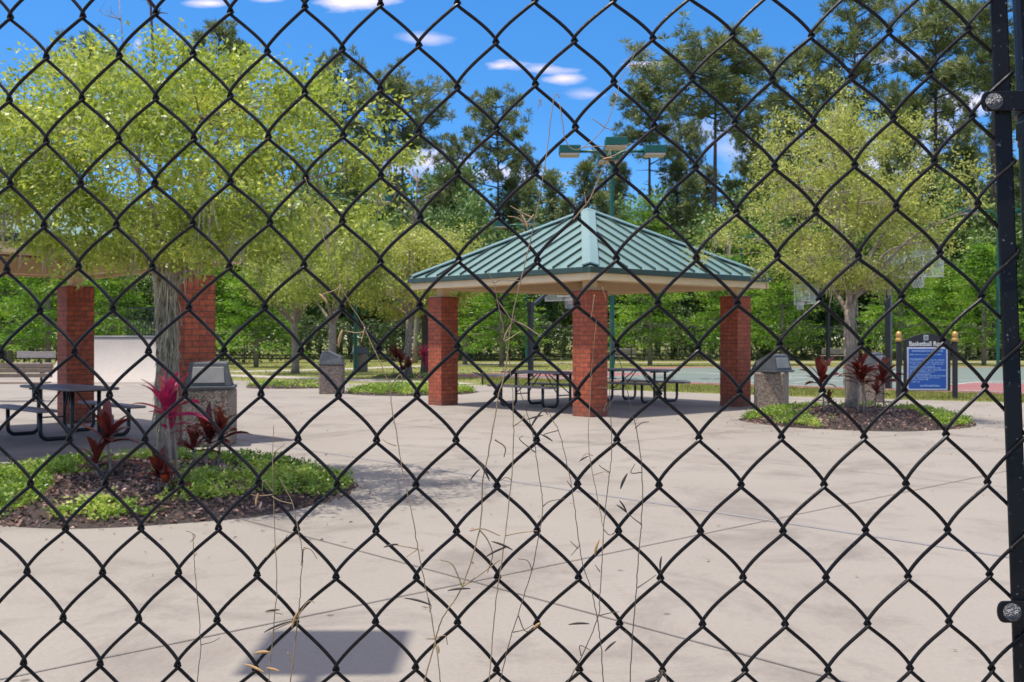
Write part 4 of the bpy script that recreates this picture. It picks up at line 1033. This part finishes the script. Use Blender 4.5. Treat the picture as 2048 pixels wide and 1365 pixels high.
# planting beds: mound, bark chips, ground cover
def bed(cx, cy, r, h, seed, cover, chips, names, leafL=.05, frontbare=True, inner=.42, fb=.06, fw=.35):
    rng = np.random.default_rng(seed)
    def rim(a): return r * (1 + .03 * math.sin(3 * a + seed) + .02 * math.sin(7 * a))
    def hz(x, y):
        q = np.hypot(x, y) / r
        return .006 + h * np.clip(1 - q * q, 0, 1) ** .8
    V = [(0, 0, h + .006)]; Fq = []; nr, na = 9, 56
    for i in range(1, nr + 1):
        for k in range(na):
            a = 2 * PI * k / na; rr = rim(a) * i / nr; x, y = rr * math.cos(a), rr * math.sin(a)
            V.append((x, y, float(hz(x * .999, y * .999)) if i < nr else .006))
    me = [(0, 1 + k, 1 + (k + 1) % na) for k in range(na)]
    for i in range(nr - 1):
        for k in range(na):
            a = 1 + i * na; me.append((a + k, a + na + k, a + na + (k + 1) % na, a + (k + 1) % na))
    b = MB(); b.add(V, me); o = b.build('planting_bed', M['soil'], smooth=True); o.location = (cx, cy, 0); o['kind'] = 'structure'
    # chips
    a = rng.uniform(0, 2 * PI, chips); q = np.sqrt(rng.random(chips)) * r * 1.015; x, y = q * np.cos(a), q * np.sin(a)
    P = np.stack([x, y, hz(x, y) + rng.uniform(.0, .02, chips)], 1); D = blob_dirs(chips, rng) * np.array((1, 1, .45))
    V1, F1 = leaf_quads(P - D * .02, D, rng.uniform(.025, .075, chips), rng.uniform(.015, .038, chips), rng, fold=.05, mid=.55)
    o = np_mesh('bark_mulch', V1, F1, M['bark_chip']); o.location = (cx, cy, 0); tag(o, names[0], 'bark mulch', kind='stuff')
    # ground cover
    pts = []
    while len(pts) < cover:
        a = rng.uniform(0, 2 * PI); q = math.sqrt(rng.random()) * r * .97; x, y = q * math.cos(a), q * math.sin(a); f = q / r
        nz = mnoise.noise(Vector((x * 1.1 + seed, y * 1.1, seed * .7)))
        if f < inner + .25 * nz: continue
        if f > .80 and nz < -.05 - (0.25 if not frontbare else 0): continue
        if frontbare and y < -.25 * r and abs(x + .05 * r) < fw * r and nz < fb: continue
        pts.append((x, y, float(hz(np.float64(x), np.float64(y)))))
    pts = np.array(pts); per = 11; n = cover * per; idx = np.repeat(np.arange(cover), per)
    tall = rng.uniform(.03, .13, cover)[idx]
    P = pts[idx] + np.stack([rng.normal(0, .035, n), rng.normal(0, .035, n), rng.random(n) * tall], 1)
    D = unit(blob_dirs(n, rng) * np.array((1, 1, .5)) + np.array((0, 0, .45)))
    V1, F1 = leaf_quads(P, D, leafL * rng.uniform(.6, 1.3, n), leafL * .5 * rng.uniform(.7, 1.2, n), rng, fold=.2)
    o = np_mesh('ground_cover', V1, F1, M['leaf_ground']); o.location = (cx, cy, 0); tag(o, names[1], 'ground cover', kind='stuff')
    return hz
B1 = (-3.55, 10.45); B2 = (6.10, 19.1)
h1 = bed(*B1, 2.0, .24, 5, 1500, 9000, ('dark bark mulch under the big oak and its red leaved plants', 'bright green ground cover ringing the bed of the big oak'))
h2 = bed(*B2, 1.95, .24, 6, 1100, 5500, ('dark bark mulch round the right oak trunk', 'green ground cover in the bed of the right oak near the rules sign'), inner=.5, fb=.6, fw=.5)
bed(-2.75, 29.2, 1.8, .16, 7, 1200, 1500, ('bark mulch of the low bed left of the middle pavilion', 'low green ground cover beside the lone litter bin'), .06, False, .0)
bed(-6.6, 32.6, 1.45, .12, 8, 260, 1600, ('dark mulch wedge behind the lone litter bin', 'thin ground cover on the mulch behind the lone litter bin'), .06, False, .5)
bed(-3.95, 40.6, 1.35, .10, 9, 60, 900, ('dark mulch ring under the pale oaks on the lawn', 'few green sprigs under the pale oaks on the lawn'), .06, False, .5)

broadleaf('live_oak', 'big olive green young oak with a moss-hung trunk standing in the left planting bed', (-3.40, 10.55, .2), 2.1, (-.12, .1, 2.92), (2.12, 1.9, 1.14), 520, 92, .135, .066, .030, 'leaf_oak', 'bark', .080, 21, moss=60, trunkmoss=1700, flat=.70, droop=-.15, lean=(.02, 0), gap=-.28)
broadleaf('live_oak', 'pale yellow green wispy oak in the right planting bed beside the rules sign', (gx(1703, 19.1), 19.15, .2), 2.0, (.0, .05, 3.42), (2.02, 1.9, 1.62), 420, 76, .135, .070, .027, 'leaf_pale', 'bark_pale', .105, 33, moss=60, trunkmoss=120, flat=.66, wisps=190, droop=.1, gap=-.07, lump=.42)
MG = 'mid-distance oaks on the lawn'
broadleaf('live_oak', 'pale mossy oak on the lawn with a red plant clump at its foot', (gx(817, 40.4), 40.4, .08), 2.3, (0.1, 0, 3.95), (2.7, 2.3, 1.8), 260, 60, .23, .13, .06, 'leaf_pale', 'bark_pale', .14, 41, moss=90, flat=.85, group=MG)
broadleaf('live_oak', 'yellow green oak on the lawn whose trunk rises straight behind the lone litter bin', (gx(664, 38.5), 38.5, 0), 2.3, (-.05, 0, 4.15), (2.35, 2.1, 1.75), 230, 60, .23, .12, .058, 'leaf_mid', 'bark_pale', .15, 42, moss=40, flat=.85, group=MG)
broadleaf('live_oak', 'dark trunked oak on the lawn at the left pillar of the middle pavilion', (gx(850, 42.5), 42.5, 0), 2.6, (.35, 0, 4.1), (2.1, 2.0, 1.6), 170, 60, .23, .13, .06, 'leaf_pale', 'bark_pine', .16, 43, moss=60, flat=.8, group=MG)
broadleaf('live_oak', 'olive oak behind the right half of the big oak crown, over the left plaza', (gx(590, 44), 44, 0), 2.4, (0, 0, 4.7), (2.6, 2.2, 2.1), 230, 60, .25, .13, .06, 'leaf_mid', 'bark_pale', .15, 44, flat=.8, group=MG)

# bright bald cypresses along the back of the lawn
def cypress(name, H, r, seed, n=9000):
    rng = np.random.default_rng(seed); t = empty(name)
    K = 150; z = rng.random(K) ** .8; zz = .16 * H + z * .82 * H; rr = r * (1 - z) ** .62 * np.sqrt(rng.random(K)) * (1 + .25 * rng.normal(size=K)) + .08
    a = rng.uniform(0, 2 * PI, K); CL = np.stack([rr * np.cos(a), rr * np.sin(a), zz - .06 * rr], 1)
    idx = rng.integers(0, K, n); P = CL[idx] + rng.normal(size=(n, 3)) * np.array((.34, .34, .085)) * (r / 2.1)
    D = unit(np.stack([P[:, 0], P[:, 1], np.zeros(n)], 1) * .5 + blob_dirs(n, rng) * np.array((1, 1, .45)) + np.array((0, 0, -.1)))
    V, Fq = leaf_quads(P, D, rng.uniform(.13, .30, n), rng.uniform(.035, .08, n), rng); np_mesh('crown', V, Fq, M['leaf_bright'], t)
    b = MB(); b.tube([(0, 0, -.05), (.03, 0, H * .4), (0, .02, H * .95)], [.13, .085, .015], n=9)
    for p in CL[::2]: b.tube([(0, 0, max(.5, p[2] - .25)), (p[0] * .55, p[1] * .55, p[2] - .02), tuple(p)], [.03, .02, .008], n=4, cap=False)
    b.build('trunk', M['bark_pale'], t, smooth=True)
    return t
CG = 'bright bald cypresses along the back lawn'
cyp = [cypress('cypress_tree', 5.2, 1.95, 1, 7500), cypress('cypress_tree', 6.4, 2.0, 2, 8000), cypress('cypress_tree', 12.0, 2.6, 3, 12000)]
cl = [(512, 53.7, 0, 1.0, 'bright green layered cypress between the left brick pillars and the lone litter bin'),
      (1003, 55, 1, 1.0, 'bright green cypress seen between left and front pillars of the middle pavilion'),
      (930, 59, 0, 1.05, 'bright cypress just right of the left pillar of the middle pavilion'),
      (1300, 57, 1, 1.0, 'bright green cypress seen between front and right pillars of the middle pavilion'),
      (1450, 57, 1, .95, 'bright cypress directly behind the right pillar of the middle pavilion'),
      (1565, 58, 1, 1.0, 'bright cypress between the right pavilion pillar and the right oak'),
      (1290, 73, 2, .98, 'tall pointed bright cypress above the right roof slope of the middle pavilion'),
      (1500, 70, 2, .72, 'bright cypress above the right roof end beside the far lamp head'),
      (1800, 58, 1, 1.0, 'bright cypress behind the rules sign'),
      (1890, 61, 0, 1.1, 'bright cypress over the right gold finial of the rules sign'),
      (1968, 57, 1, 1.0, 'bright yellow green cypress at the right edge beside the green pole'),
      (225, 50, 1, .9, 'bright cypress behind the skate ramp railing'),
      (96, 47, 1, 1.1, 'bright cypress left of the left brick pillar with a pale trunk'),
      (20, 52, 1, 1.1, 'bright cypress at the left picture edge behind the benches'),
      (420, 60, 0, 1.15, 'bright cypress behind the right brick pillar of the left pavilion')]
used = set(); crnd = random.Random(4)
for x, Z, v, s, lab in cl:
    o = cyp[v] if v not in used else copy_tree(cyp[v]); used.add(v)
    o.location = (gx(x, Z), Z, 0); o.rotation_euler = (0, 0, crnd.uniform(0, 6)); o.scale = (s, s, s * crnd.uniform(.95, 1.06)); tag(o, lab, 'cypress', CG)

# pines
def pine(name, H, c0, spread, seed, nb=42, cone=False, tufts=14, nd=34, L=.50):
    rng = np.random.default_rng(seed); t = empty(name); b = MB()
    bx, by = rng.normal(0, .012 * H, 2)
    tr = lambda z: np.array((bx * math.sin(z / H * 2.6), by * math.sin(z / H * 2.1), z))
    b.tube([tr(z) for z in np.linspace(-.1, H * .985, 14)], np.linspace(.0085 * H + .03, .02, 14), n=9)
    TC = []; TD = []
    for k in range(nb):
        f = (k + rng.random() * .8) / nb
        z = H * (c0 + (1 - c0) * f) * .985; a = k * 2.4 + rng.normal(0, .5)
        prof = (1 - f) * 1.0 + .06 if cone else (.55 + .65 * f if f < .55 else .92 * math.sqrt(max(.04, 1 - ((f - .5) / .52) ** 2)))
        l = spread * prof * rng.uniform(.55, 1.15); rise = (rng.uniform(-.05, .35) + .45 * f) * l
        if not cone and f < .25 and rng.random() < .45: continue
        p0 = tr(z); p2 = p0 + np.array((math.cos(a) * l, math.sin(a) * l, rise)); p1 = p0 + (p2 - p0) * .5 + np.array((0, 0, -.06 * l))
        q = spline([p0, p1, p2], 7); b.tube(q, np.linspace(.05 * (H / 20) + .012 * l * .4, .012, 7), n=5, cap=False)
        m = max(3, int(tufts * l / spread * rng.uniform(.7, 1.2)))
        for i in range(m):
            g = .42 + .6 * rng.random(); base = q[min(6, int(g * 6))]
            p = base + rng.normal(size=3) * np.array((.30, .30, .20)) * (spread / 3.0) * (1.1 if g > .6 else .7)
            TC.append(p); TD.append(unit((p2 - p0) * .25 / max(l, .1) + np.array((0, 0, .55)) + rng.normal(0, .35, 3)))
            if i % 2 == 0: b.tube([base, (base + p) / 2 + np.array((0, 0, -.03)), p], [.016, .012, .008], n=3, cap=False)
    for k in range(6): TC.append(tr(H * .99) + rng.normal(0, .18, 3)); TD.append(np.array((0, 0, 1.0)))
    for k in range(rng.integers(4, 9)):      # dead stubs below the crown
        z = H * rng.uniform(min(.35, c0 * .6), c0); a = rng.uniform(0, 6.3); l = rng.uniform(.4, 1.3); p0 = tr(z); b.tube([p0, p0 + np.array((math.cos(a) * l, math.sin(a) * l, rng.uniform(-.1, .3)))], [.03, .01], n=4)
    b.build('trunk', M['bark_pine'], t, smooth=True)
    TC = np.array(TC); TD = np.array(TD); n = len(TC) * nd; idx = np.repeat(np.arange(len(TC)), nd)
    D = unit(TD[idx] * .75 + blob_dirs(n, rng)); P = TC[idx] + D * .04
    V, Fq = leaf_quads(P, D, L * rng.uniform(.7, 1.15, n), L * .105 * rng.uniform(.8, 1.3, n), rng, fold=.25)
    np_mesh('crown', V, Fq, M['needle'], t)
    return t
PP = [pine('pine_tree', 20, .60, 3.6, 11), pine('pine_tree', 20, .66, 2.9, 12, 36), pine('pine_tree', 20, .52, 3.3, 13, 46), pine('pine_tree', 20, .72, 4.3, 14, 40, tufts=20), pine('pine_tree', 11, .12, 2.0, 15, 46, cone=True, tufts=13, L=.46), pine('pine_tree', 11, .18, 2.3, 16, 42, cone=True, tufts=13, L=.46)]
usedp = set(); prnd = random.Random(8)
def plant_pine(v, x, Z, top, lab, group, wide=1.0):
    """pine of kind v, its tip at photo height top when it stands at depth Z"""
    o = PP[v] if v not in usedp else copy_tree(PP[v]); usedp.add(v)
    H0 = 20 if v < 4 else 11; h = CAMH + (HY - top) * Z / F; s = h / H0
    o.location = (gx(x, Z), Z, 0); o.rotation_euler = (0, 0, prnd.uniform(0, 6.28)); o.scale = (s * wide, s * wide, s); tag(o, lab, 'pine tree', group)
    return o
TG = 'tall pines rising above the tree line'
for v, x, Z, top, wd, lab in [
    (1, 445, 84, 58, 1.0, 'dark round-headed pine poking above the middle of the big oak crown'),
    (0, 178, 92, 86, .8, 'dark pine top showing over the left part of the big oak crown'),
    (2, 668, 86, 114, .75, 'pine with a narrow open crown beside the right shoulder of the big oak'),
    (3, 813, 84, 164, 1.0, 'layered pine with a long bare trunk right of the big oak crown'),
    (2, 978, 86, 190, .95, 'full crowned pine left of the blue sky gap above the pavilion'),
    (3, 1422, 78, 78, 1.3, 'broad flat-topped pine with a straight trunk right of the four-headed lamp'),
    (1, 1300, 84, 140, 1.05, 'pine with a drooping crown touching the right lamp head of the four-headed pole'),
    (0, 1606, 82, 105, .85, 'slender pine between the broad flat-topped pine and the tallest right pine'),
    (2, 1738, 78, -18, .9, 'tallest open crowned pine above the right oak, cut by the top edge'),
    (1, 1870, 78, 12, 1.15, 'high pine with rounded tufts left of the fence post'),
    (0, 1985, 72, -60, 1.0, 'big pine behind the fence tension bar at the right edge'),
    (2, 1545, 92, 205, .8, 'thin far pine just left of the slender pine over the right oak'),
    (0, 1660, 94, 190, .7, 'far pine between two taller pines behind the right oak top'),
    (4, 1832, 76, 205, 1.1, 'narrow spire-topped pine behind the right shoulder of the right oak'),
    (3, 2052, 74, 100, .9, 'pine beyond the fence post on the far right'),
    (1, 1500, 88, 235, .6, 'thin far pine directly left of the thin pair over the right oak'),
    (0, 1575, 96, 270, .55, 'thin low pine over the left shoulder of the right oak'),
    (2, 1690, 98, 235, .6, 'thin pine with a bare trunk just left of the tallest right pine'),
    (1, 1790, 96, 170, .65, 'thin pine between the tallest right pine and the high rounded pine'),
    (0, 1905, 90, 180, .7, 'thin pine directly left of the fence tension bar'),
    (2, 1940, 96, 250, .6, 'lowest thin pine beside the fence tension bar'),
    (3, 1370, 96, 250, .55, 'thin far pine left of the broad flat-topped pine trunk'),
    (1, 1050, 98, 300, .7, 'small far pine at the left rim of the sky gap'),
    (0, 735, 96, 260, .7, 'small far pine between the open crowned and layered pines'),
    (1, 905, 98, 275, .8, 'small far pine between the layered pine and the full crowned pine'),
    (2, 1225, 96, 300, .8, 'low pine directly behind the four-headed lamp pole')]:
    plant_pine(v, x, Z, top, lab, TG, wd)
YG = 'young pines of the far tree line'
for k, (x, Z, top) in enumerate([(1098, 84, 352), (1165, 88, 330), (1055, 82, 372), (1128, 80, 402), (1200, 80, 392), (1018, 86, 362), (1245, 86, 340), (1350, 86, 330), (1385, 82, 360), (960, 82, 400), (875, 80, 385), (900, 88, 350), (790, 84, 360), (745, 80, 385), (700, 84, 350), (1460, 82, 365), (1525, 86, 330), (1935, 78, 300), (1990, 82, 260), (2040, 80, 330), (1900, 84, 350), (1770, 88, 300), (1700, 84, 330), (1640, 82, 350), (640, 82, 380), (1590, 84, 340), (1420, 88, 345), (1860, 82, 320)]):
    plant_pine(4 + k % 2, x, Z, top, 'young pointed pine in the dense far tree line', YG, 1.15)

# dense broadleaved trees filling the tree line
def dense(name, seed, H=10, n=9000):
    rng = np.random.default_rng(seed); t = empty(name)
    CL = crown_points(110, (0, 0, H * .56), (2.7, 2.5, H * .43), rng, seed, flat=.95, gap=-.3, inner=.35)
    idx = rng.integers(0, len(CL), n); P = CL[idx] + rng.normal(size=(n, 3)) * np.array((.42, .42, .30))
    D = unit(blob_dirs(n, rng) + unit(P - np.array((0, 0, H * .5))) * .5)
    V, Fq = leaf_quads(P, D, rng.uniform(.2, .42, n), rng.uniform(.10, .2, n), rng); np_mesh('crown', V, Fq, M['leaf_forest'], t)
    b = MB(); b.tube([(0, 0, -.1), (.08, .05, H * .4), (0, 0, H * .9)], [.17, .12, .03], n=8)
    for p in CL[::4]: b.tube([(0, 0, p[2] * .7), tuple(p)], [.05, .012], n=4, cap=False)
    b.build('trunk', M['bark_pine'], t, smooth=True); return t
DD = [dense('woodland_tree', s) for s in (51, 52, 53)]
drnd = random.Random(12); cnt = 0
rows = []
X = -46.0
while X < 52:
    rows.append((X + drnd.uniform(-.8, .8), 74 + drnd.uniform(-1.5, 2.5))); X += 3.6
X = -58.0
while X < 64:
    rows.append((X + drnd.uniform(-.8, .8), 92 + drnd.uniform(-3, 3))); X += 4.4
for X, Y in rows:
    px = CX + X / Y * F
    top = 440 + drnd.uniform(-50, 45)
    if 600 < px < 1000: top -= 55
    if px > 1480: top -= 45
    if Y > 85: top -= 30
    o = DD[cnt % 3] if cnt < 3 else copy_tree(DD[cnt % 3]); cnt += 1
    h = CAMH + (HY - top) * Y / F; s = h / 10
    o.location = (X, Y, 0); o.rotation_euler = (0, 0, drnd.uniform(0, 6.28)); o.scale = (s * 1.1, s * 1.1, s)
    tag(o, 'dark green leafy tree in the dense tree line', 'woodland tree', 'leafy trees filling the tree line')
o = copy_tree(DD[1]); o.location = (gx(940, 70), 70.5, 0); o.scale = (1.0, 1.0, 1.06); tag(o, 'mid green rounded tree above the left roof slope of the middle pavilion', 'woodland tree', 'leafy trees filling the tree line')
# far woods behind everything, and the hedge behind the far fence
rng = np.random.default_rng(77)
n = 26000; X = rng.uniform(-105, 105, n); Y = rng.uniform(118, 132, n)
hh = np.array([12.5 + 4.0 * mnoise.noise(Vector((x * .07, 3.3, 0))) + 2.4 * mnoise.noise(Vector((x * .33, 9.1, 0))) for x in X]); Zs = hh * rng.random(n) ** .75
V, Fq = leaf_quads(np.stack([X, Y, Zs], 1), blob_dirs(n, rng), rng.uniform(.6, 1.1, n), rng.uniform(.35, .6, n), rng)
o = np_mesh('far_woods', V, Fq, M['leaf_forest']); tag(o, 'dark mass of woodland far behind the pines', 'woods', kind='stuff')
n = 52000; X = rng.uniform(-49, 56, n); u_ = rng.random(n)
hh = np.array([2.5 + .9 * mnoise.noise(Vector((x * .35, 1.3, 0))) + .5 * mnoise.noise(Vector((x * 1.1, 5.1, 0))) for x in X])
Zs = hh * rng.random(n) ** .8; Y = np.array([flp(x) for x in X]) + .8 + 1.8 * rng.random(n) + .5 * np.array([mnoise.noise(Vector((x * .8, z * .9, 2.2))) for x, z in zip(X, Zs)])
V, Fq = leaf_quads(np.stack([X, Y, Zs], 1), unit(blob_dirs(n, rng) + np.array((0, -.5, .1))), rng.uniform(.14, .30, n), rng.uniform(.07, .15, n), rng)
o = np_mesh('hedge', V, Fq, M['leaf_hedge']); tag(o, 'dark leafy hedge growing behind the far chain-link fence', 'hedge', kind='stuff')

# dead trees
def dead(label, x, Z, base_y, top_y, seed, r, lean=0.0, nb=9, spread=.8, m='bark_pale'):
    h = CAMH + (HY - top_y) * Z / F; t = empty('dead_tree', (gx(x, Z), Z, 0)); tag(t, label, 'dead tree', 'dead bare trees'); rng = np.random.default_rng(seed)
    b = MB(); tr = lambda f: np.array((lean * f * h + .06 * math.sin(f * 9 + seed), .05 * math.cos(f * 7), f * h))
    b.tube([tr(f) for f in np.linspace(0, 1, 12)], np.linspace(r, r * .25, 12), n=8); b.build('trunk', M[m], t, smooth=True)
    for k in range(nb):
        b = MB(); f = rng.uniform(.55, .97); a = rng.uniform(0, 6.3); l = spread * rng.uniform(.4, 1.2); p = tr(f); d = np.array((math.cos(a), math.sin(a) * .7, rng.uniform(.4, 1.2)))
        q = spline([p, p + d * l * .5 + rng.normal(0, .06, 3), p + d * l * np.array((1.1, 1.1, .95))], 8); b.tube(q, np.linspace(r * .4, r * .07, 8), n=5)
        for i in range(3):
            s = q[rng.integers(3, 7)]; d2 = rng.normal(0, .5, 3) + np.array((0, 0, .4)); b.tube([s, s + d2 * l * .45], [r * .12, r * .04], n=4)
        b.build('branch', M[m], t, smooth=True)
dead('tall dead pine trunk with stubs rising out of the big oak crown', 333, 34, 0, -60, 3, .12, -.038, 7, .7, 'bark_pine')
dead('thin leaning dead snag left of the dead pine trunk above the big oak', 336, 30, 0, -5, 4, .05, -.128, 6, .5, 'bark_pale')
dead('pale bare dead tree in front of the dark pines left of the middle pavilion', 832, 62, 0, 345, 5, .16, 0, 12, 2.2, 'bark_pale')

# red cordylines
def cordyline(label, x, y, z, canes, seed, lm='leaf_red', group='red leaved cordyline plants'):
    rng = np.random.default_rng(seed); t = empty('cordyline_plant', (x, y, z - .03)); tag(t, label, 'cordyline', group); V = []; Fq = []; b = MB()
    for (dx, dy, h, nl, L) in canes:
        lx, ly = rng.normal(0, .07, 2) * h; b.tube(spline([(dx, dy, 0), (dx + lx * .3, dy + ly * .3, h * .5), (dx + lx, dy + ly, h)], 8), np.linspace(.016, .010, 8), n=6)
        for k in range(nl):
            f = k / max(1, nl - 1); a = k * 2.4 + rng.normal(0, .3); el = R(84 - 62 * (1 - f) ** .9 + rng.normal(0, 9)); l = L * rng.uniform(.7, 1.1); wd = l * rng.uniform(.20, .30)
            p = np.array((dx + lx, dy + ly, h * (.80 + .2 * f))); n = 7; bi = len(V); az = np.array((math.cos(a), math.sin(a), 0)); sd = np.array((-math.sin(a), math.cos(a), 0)); tw = rng.normal(0, .4)
            for i in range(n):
                q = i / (n - 1); e = el - R(38) * q * q * (1.2 - f * .6); up = np.array((0, 0, math.cos(e))) - az * math.sin(e)
                if i: p = p + (az * math.cos(e) + np.array((0, 0, math.sin(e)))) * l / (n - 1)
                ww = wd * .5 * math.sin(PI * (q * .9 + .085)) ** .75 * (1 if q < .96 else .2) + .002; s2 = sd * math.cos(tw * q) + up * math.sin(tw * q)
                V += [tuple(p + s2 * ww + up * ww * .35), tuple(p), tuple(p - s2 * ww + up * ww * .35)]
            for i in range(n - 1):
                o_ = bi + 3 * i; Fq += [(o_, o_ + 1, o_ + 4, o_ + 3), (o_ + 1, o_ + 2, o_ + 5, o_ + 4)]
    np_mesh('leaves', V, Fq, M[lm], t, smooth=True); b.build('cane', M['bark_pale'], t, smooth=True); return t
def onb(B, hz, px, Y): return (gx(px, Y), Y, float(hz(np.float64(gx(px, Y) - B[0]), np.float64(Y - B[1]))))
cordyline('tall bright pink and red cordyline on bare canes in front of the big oak trunk', *onb(B1, h1, 343, 9.55), [(0, 0, .78, 15, .36), (.04, .03, .68, 8, .26), (-.03, .05, .60, 7, .22)], 61, 'leaf_pink')
cordyline('dark red cordyline at the left of the big oak bed, against the picnic table', *onb(B1, h1, 222, 9.9), [(0, 0, .40, 13, .36), (-.10, -.05, .16, 9, .28)], 62)
cordyline('dark red broad leaved cordyline in the big oak bed, against the litter bin', *onb(B1, h1, 412, 10.3), [(0, 0, .34, 12, .38), (.10, .05, .40, 10, .34), (-.08, .0, .26, 9, .30)], 63)
cordyline('smallest rust red cordyline low at the foot of the pink one', *onb(B1, h1, 318, 9.35), [(0, 0, .16, 12, .26), (.08, -.04, .10, 8, .22)], 64)
RG = 'red leaved cordyline plants'
cordyline('dark red cordyline left of the right oak trunk', *onb(B2, h2, 1648, 18.6), [(0, 0, .62, 15, .44), (.12, .1, .2, 8, .25)], 65)
cordyline('tallest dark red cordyline just right of the right oak trunk', *onb(B2, h2, 1716, 18.3), [(0, 0, .68, 14, .40), (.1, 0, .80, 13, .40), (.18, .1, .6, 10, .34)], 66)
cordyline('dark red cordyline nearest the rules sign in the right bed', *onb(B2, h2, 1768, 18.7), [(0, 0, .60, 15, .44), (-.16, 0, .36, 9, .3)], 67)
cordyline('red and pink cordyline clump at the foot of the pale mossy oak', gx(800, 39.6), 39.6, .1, [(-.25, 0, .75, 13, .5), (0, .1, .55, 13, .5), (.3, 0, .35, 12, .45), (.1, -.1, .2, 10, .4)], 68)
cordyline('magenta cordyline partly hidden by the left pillar of the middle pavilion', gx(848, 40.8), 40.2, .08, [(0, 0, .8, 14, .5), (.1, .1, .4, 10, .4)], 69, 'leaf_pink')

# rough grass of the strip before the court and by the sign
rng = np.random.default_rng(91); n = 30000; P = []
def pav(X): return np.interp(X, [-1.2, 2.9, 6.9, 11.5, 17], [33.8, 30.6, 27.2, 24.6, 22.2])
X = rng.uniform(-1, 16.5, n); y0 = pav(X); y1 = C0.y + (X - C0.x) * (-.649 / .761) - .15; f = rng.random(n)
keep = y1 > y0 + .1; X, y0, y1, f = X[keep], y0[keep], y1[keep], f[keep]; n = len(X)
P = np.stack([X, y0 + (y1 - y0) * f, np.zeros(n)], 1); D = unit(rng.normal(0, .35, (n, 3)) + np.array((0, 0, 1.0)))
V, Fq = leaf_quads(P, D, rng.uniform(.04, .11, n), rng.uniform(.008, .018, n), rng, mid=.35); o = np_mesh('grass', V, Fq, M['grass']); tag(o, 'rough sunlit grass strip between the plaza and the basketball court', 'grass', kind='stuff')
n = 26000; X = rng.uniform(-16, 16, n); Y = rng.uniform(36, 62, n)
P = np.stack([X, Y, np.zeros(n)], 1)
ok = np.ones(n, bool)
ok &= ~((np.array([C0.y + (x - C0.x) * (-.649 / .761) for x in X]) < Y) & (X > -3.2 + (Y - 41.8) * .85))
P = P[ok]; n = len(P); D = unit(rng.normal(0, .35, (n, 3)) + np.array((0, 0, 1.0)))
pathpts = [(-14, 44), (-11, 42), (-8, 39.6), (-4.5, 36.8), (-2.6, 35.2), (-1.6, 34.2)], [(-30, 42), (-16, 45.2), (-12, 46.7), (-8.4, 49.8), (-6.6, 52.5), (-4, 57), (-1, 61), (5, 63.4)]
dm = np.full(n, 9.0)
for pp in pathpts:
    for a, b_ in zip(pp, pp[1:]):
        a = np.array(a); b2 = np.array(b_); d = b2 - a; t = np.clip(((P[:, :2] - a) @ d) / (d @ d), 0, 1); dm = np.minimum(dm, np.linalg.norm(P[:, :2] - (a + t[:, None] * d), axis=1))
pl = (P[:, 1] < np.interp(P[:, 0], [-14, -9.5, -7, -2.8], [41, 37.2, 34.6, 35.2]))
P = P[(dm > .85) & ~pl]; D = D[:len(P)]; n = len(P)
V, Fq = leaf_quads(P, D, rng.uniform(.04, .09, n), rng.uniform(.012, .022, n), rng, mid=.35); o = np_mesh('grass', V, Fq, M['grass']); tag(o, 'short mown lawn grass round the far paths and oaks', 'grass', kind='stuff')

n = 420; a = rng.uniform(0, 2 * PI, n); q = 2.0 + np.abs(rng.normal(0, .9, n)); cxy = np.array([B1, B2])[rng.integers(0, 2, n)]
P = np.stack([cxy[:, 0] + q * np.cos(a), cxy[:, 1] + q * np.sin(a), np.full(n, .013)], 1); far_ = rng.random(n) < .25
P[far_, 0] = rng.uniform(-5, 7, far_.sum()); P[far_, 1] = rng.uniform(5, 22, far_.sum())
D = blob_dirs(n, rng) * np.array((1, 1, .12)); V, Fq = leaf_quads(P, D, rng.uniform(.025, .06, n), rng.uniform(.012, .026, n), rng, fold=.1)
V[:, 2] = np.maximum(V[:, 2], .0105); o = np_mesh('leaf_litter', V, Fq, M['bark_chip']); tag(o, 'few dry leaf scraps lying on the concrete', 'leaf litter', kind='stuff')
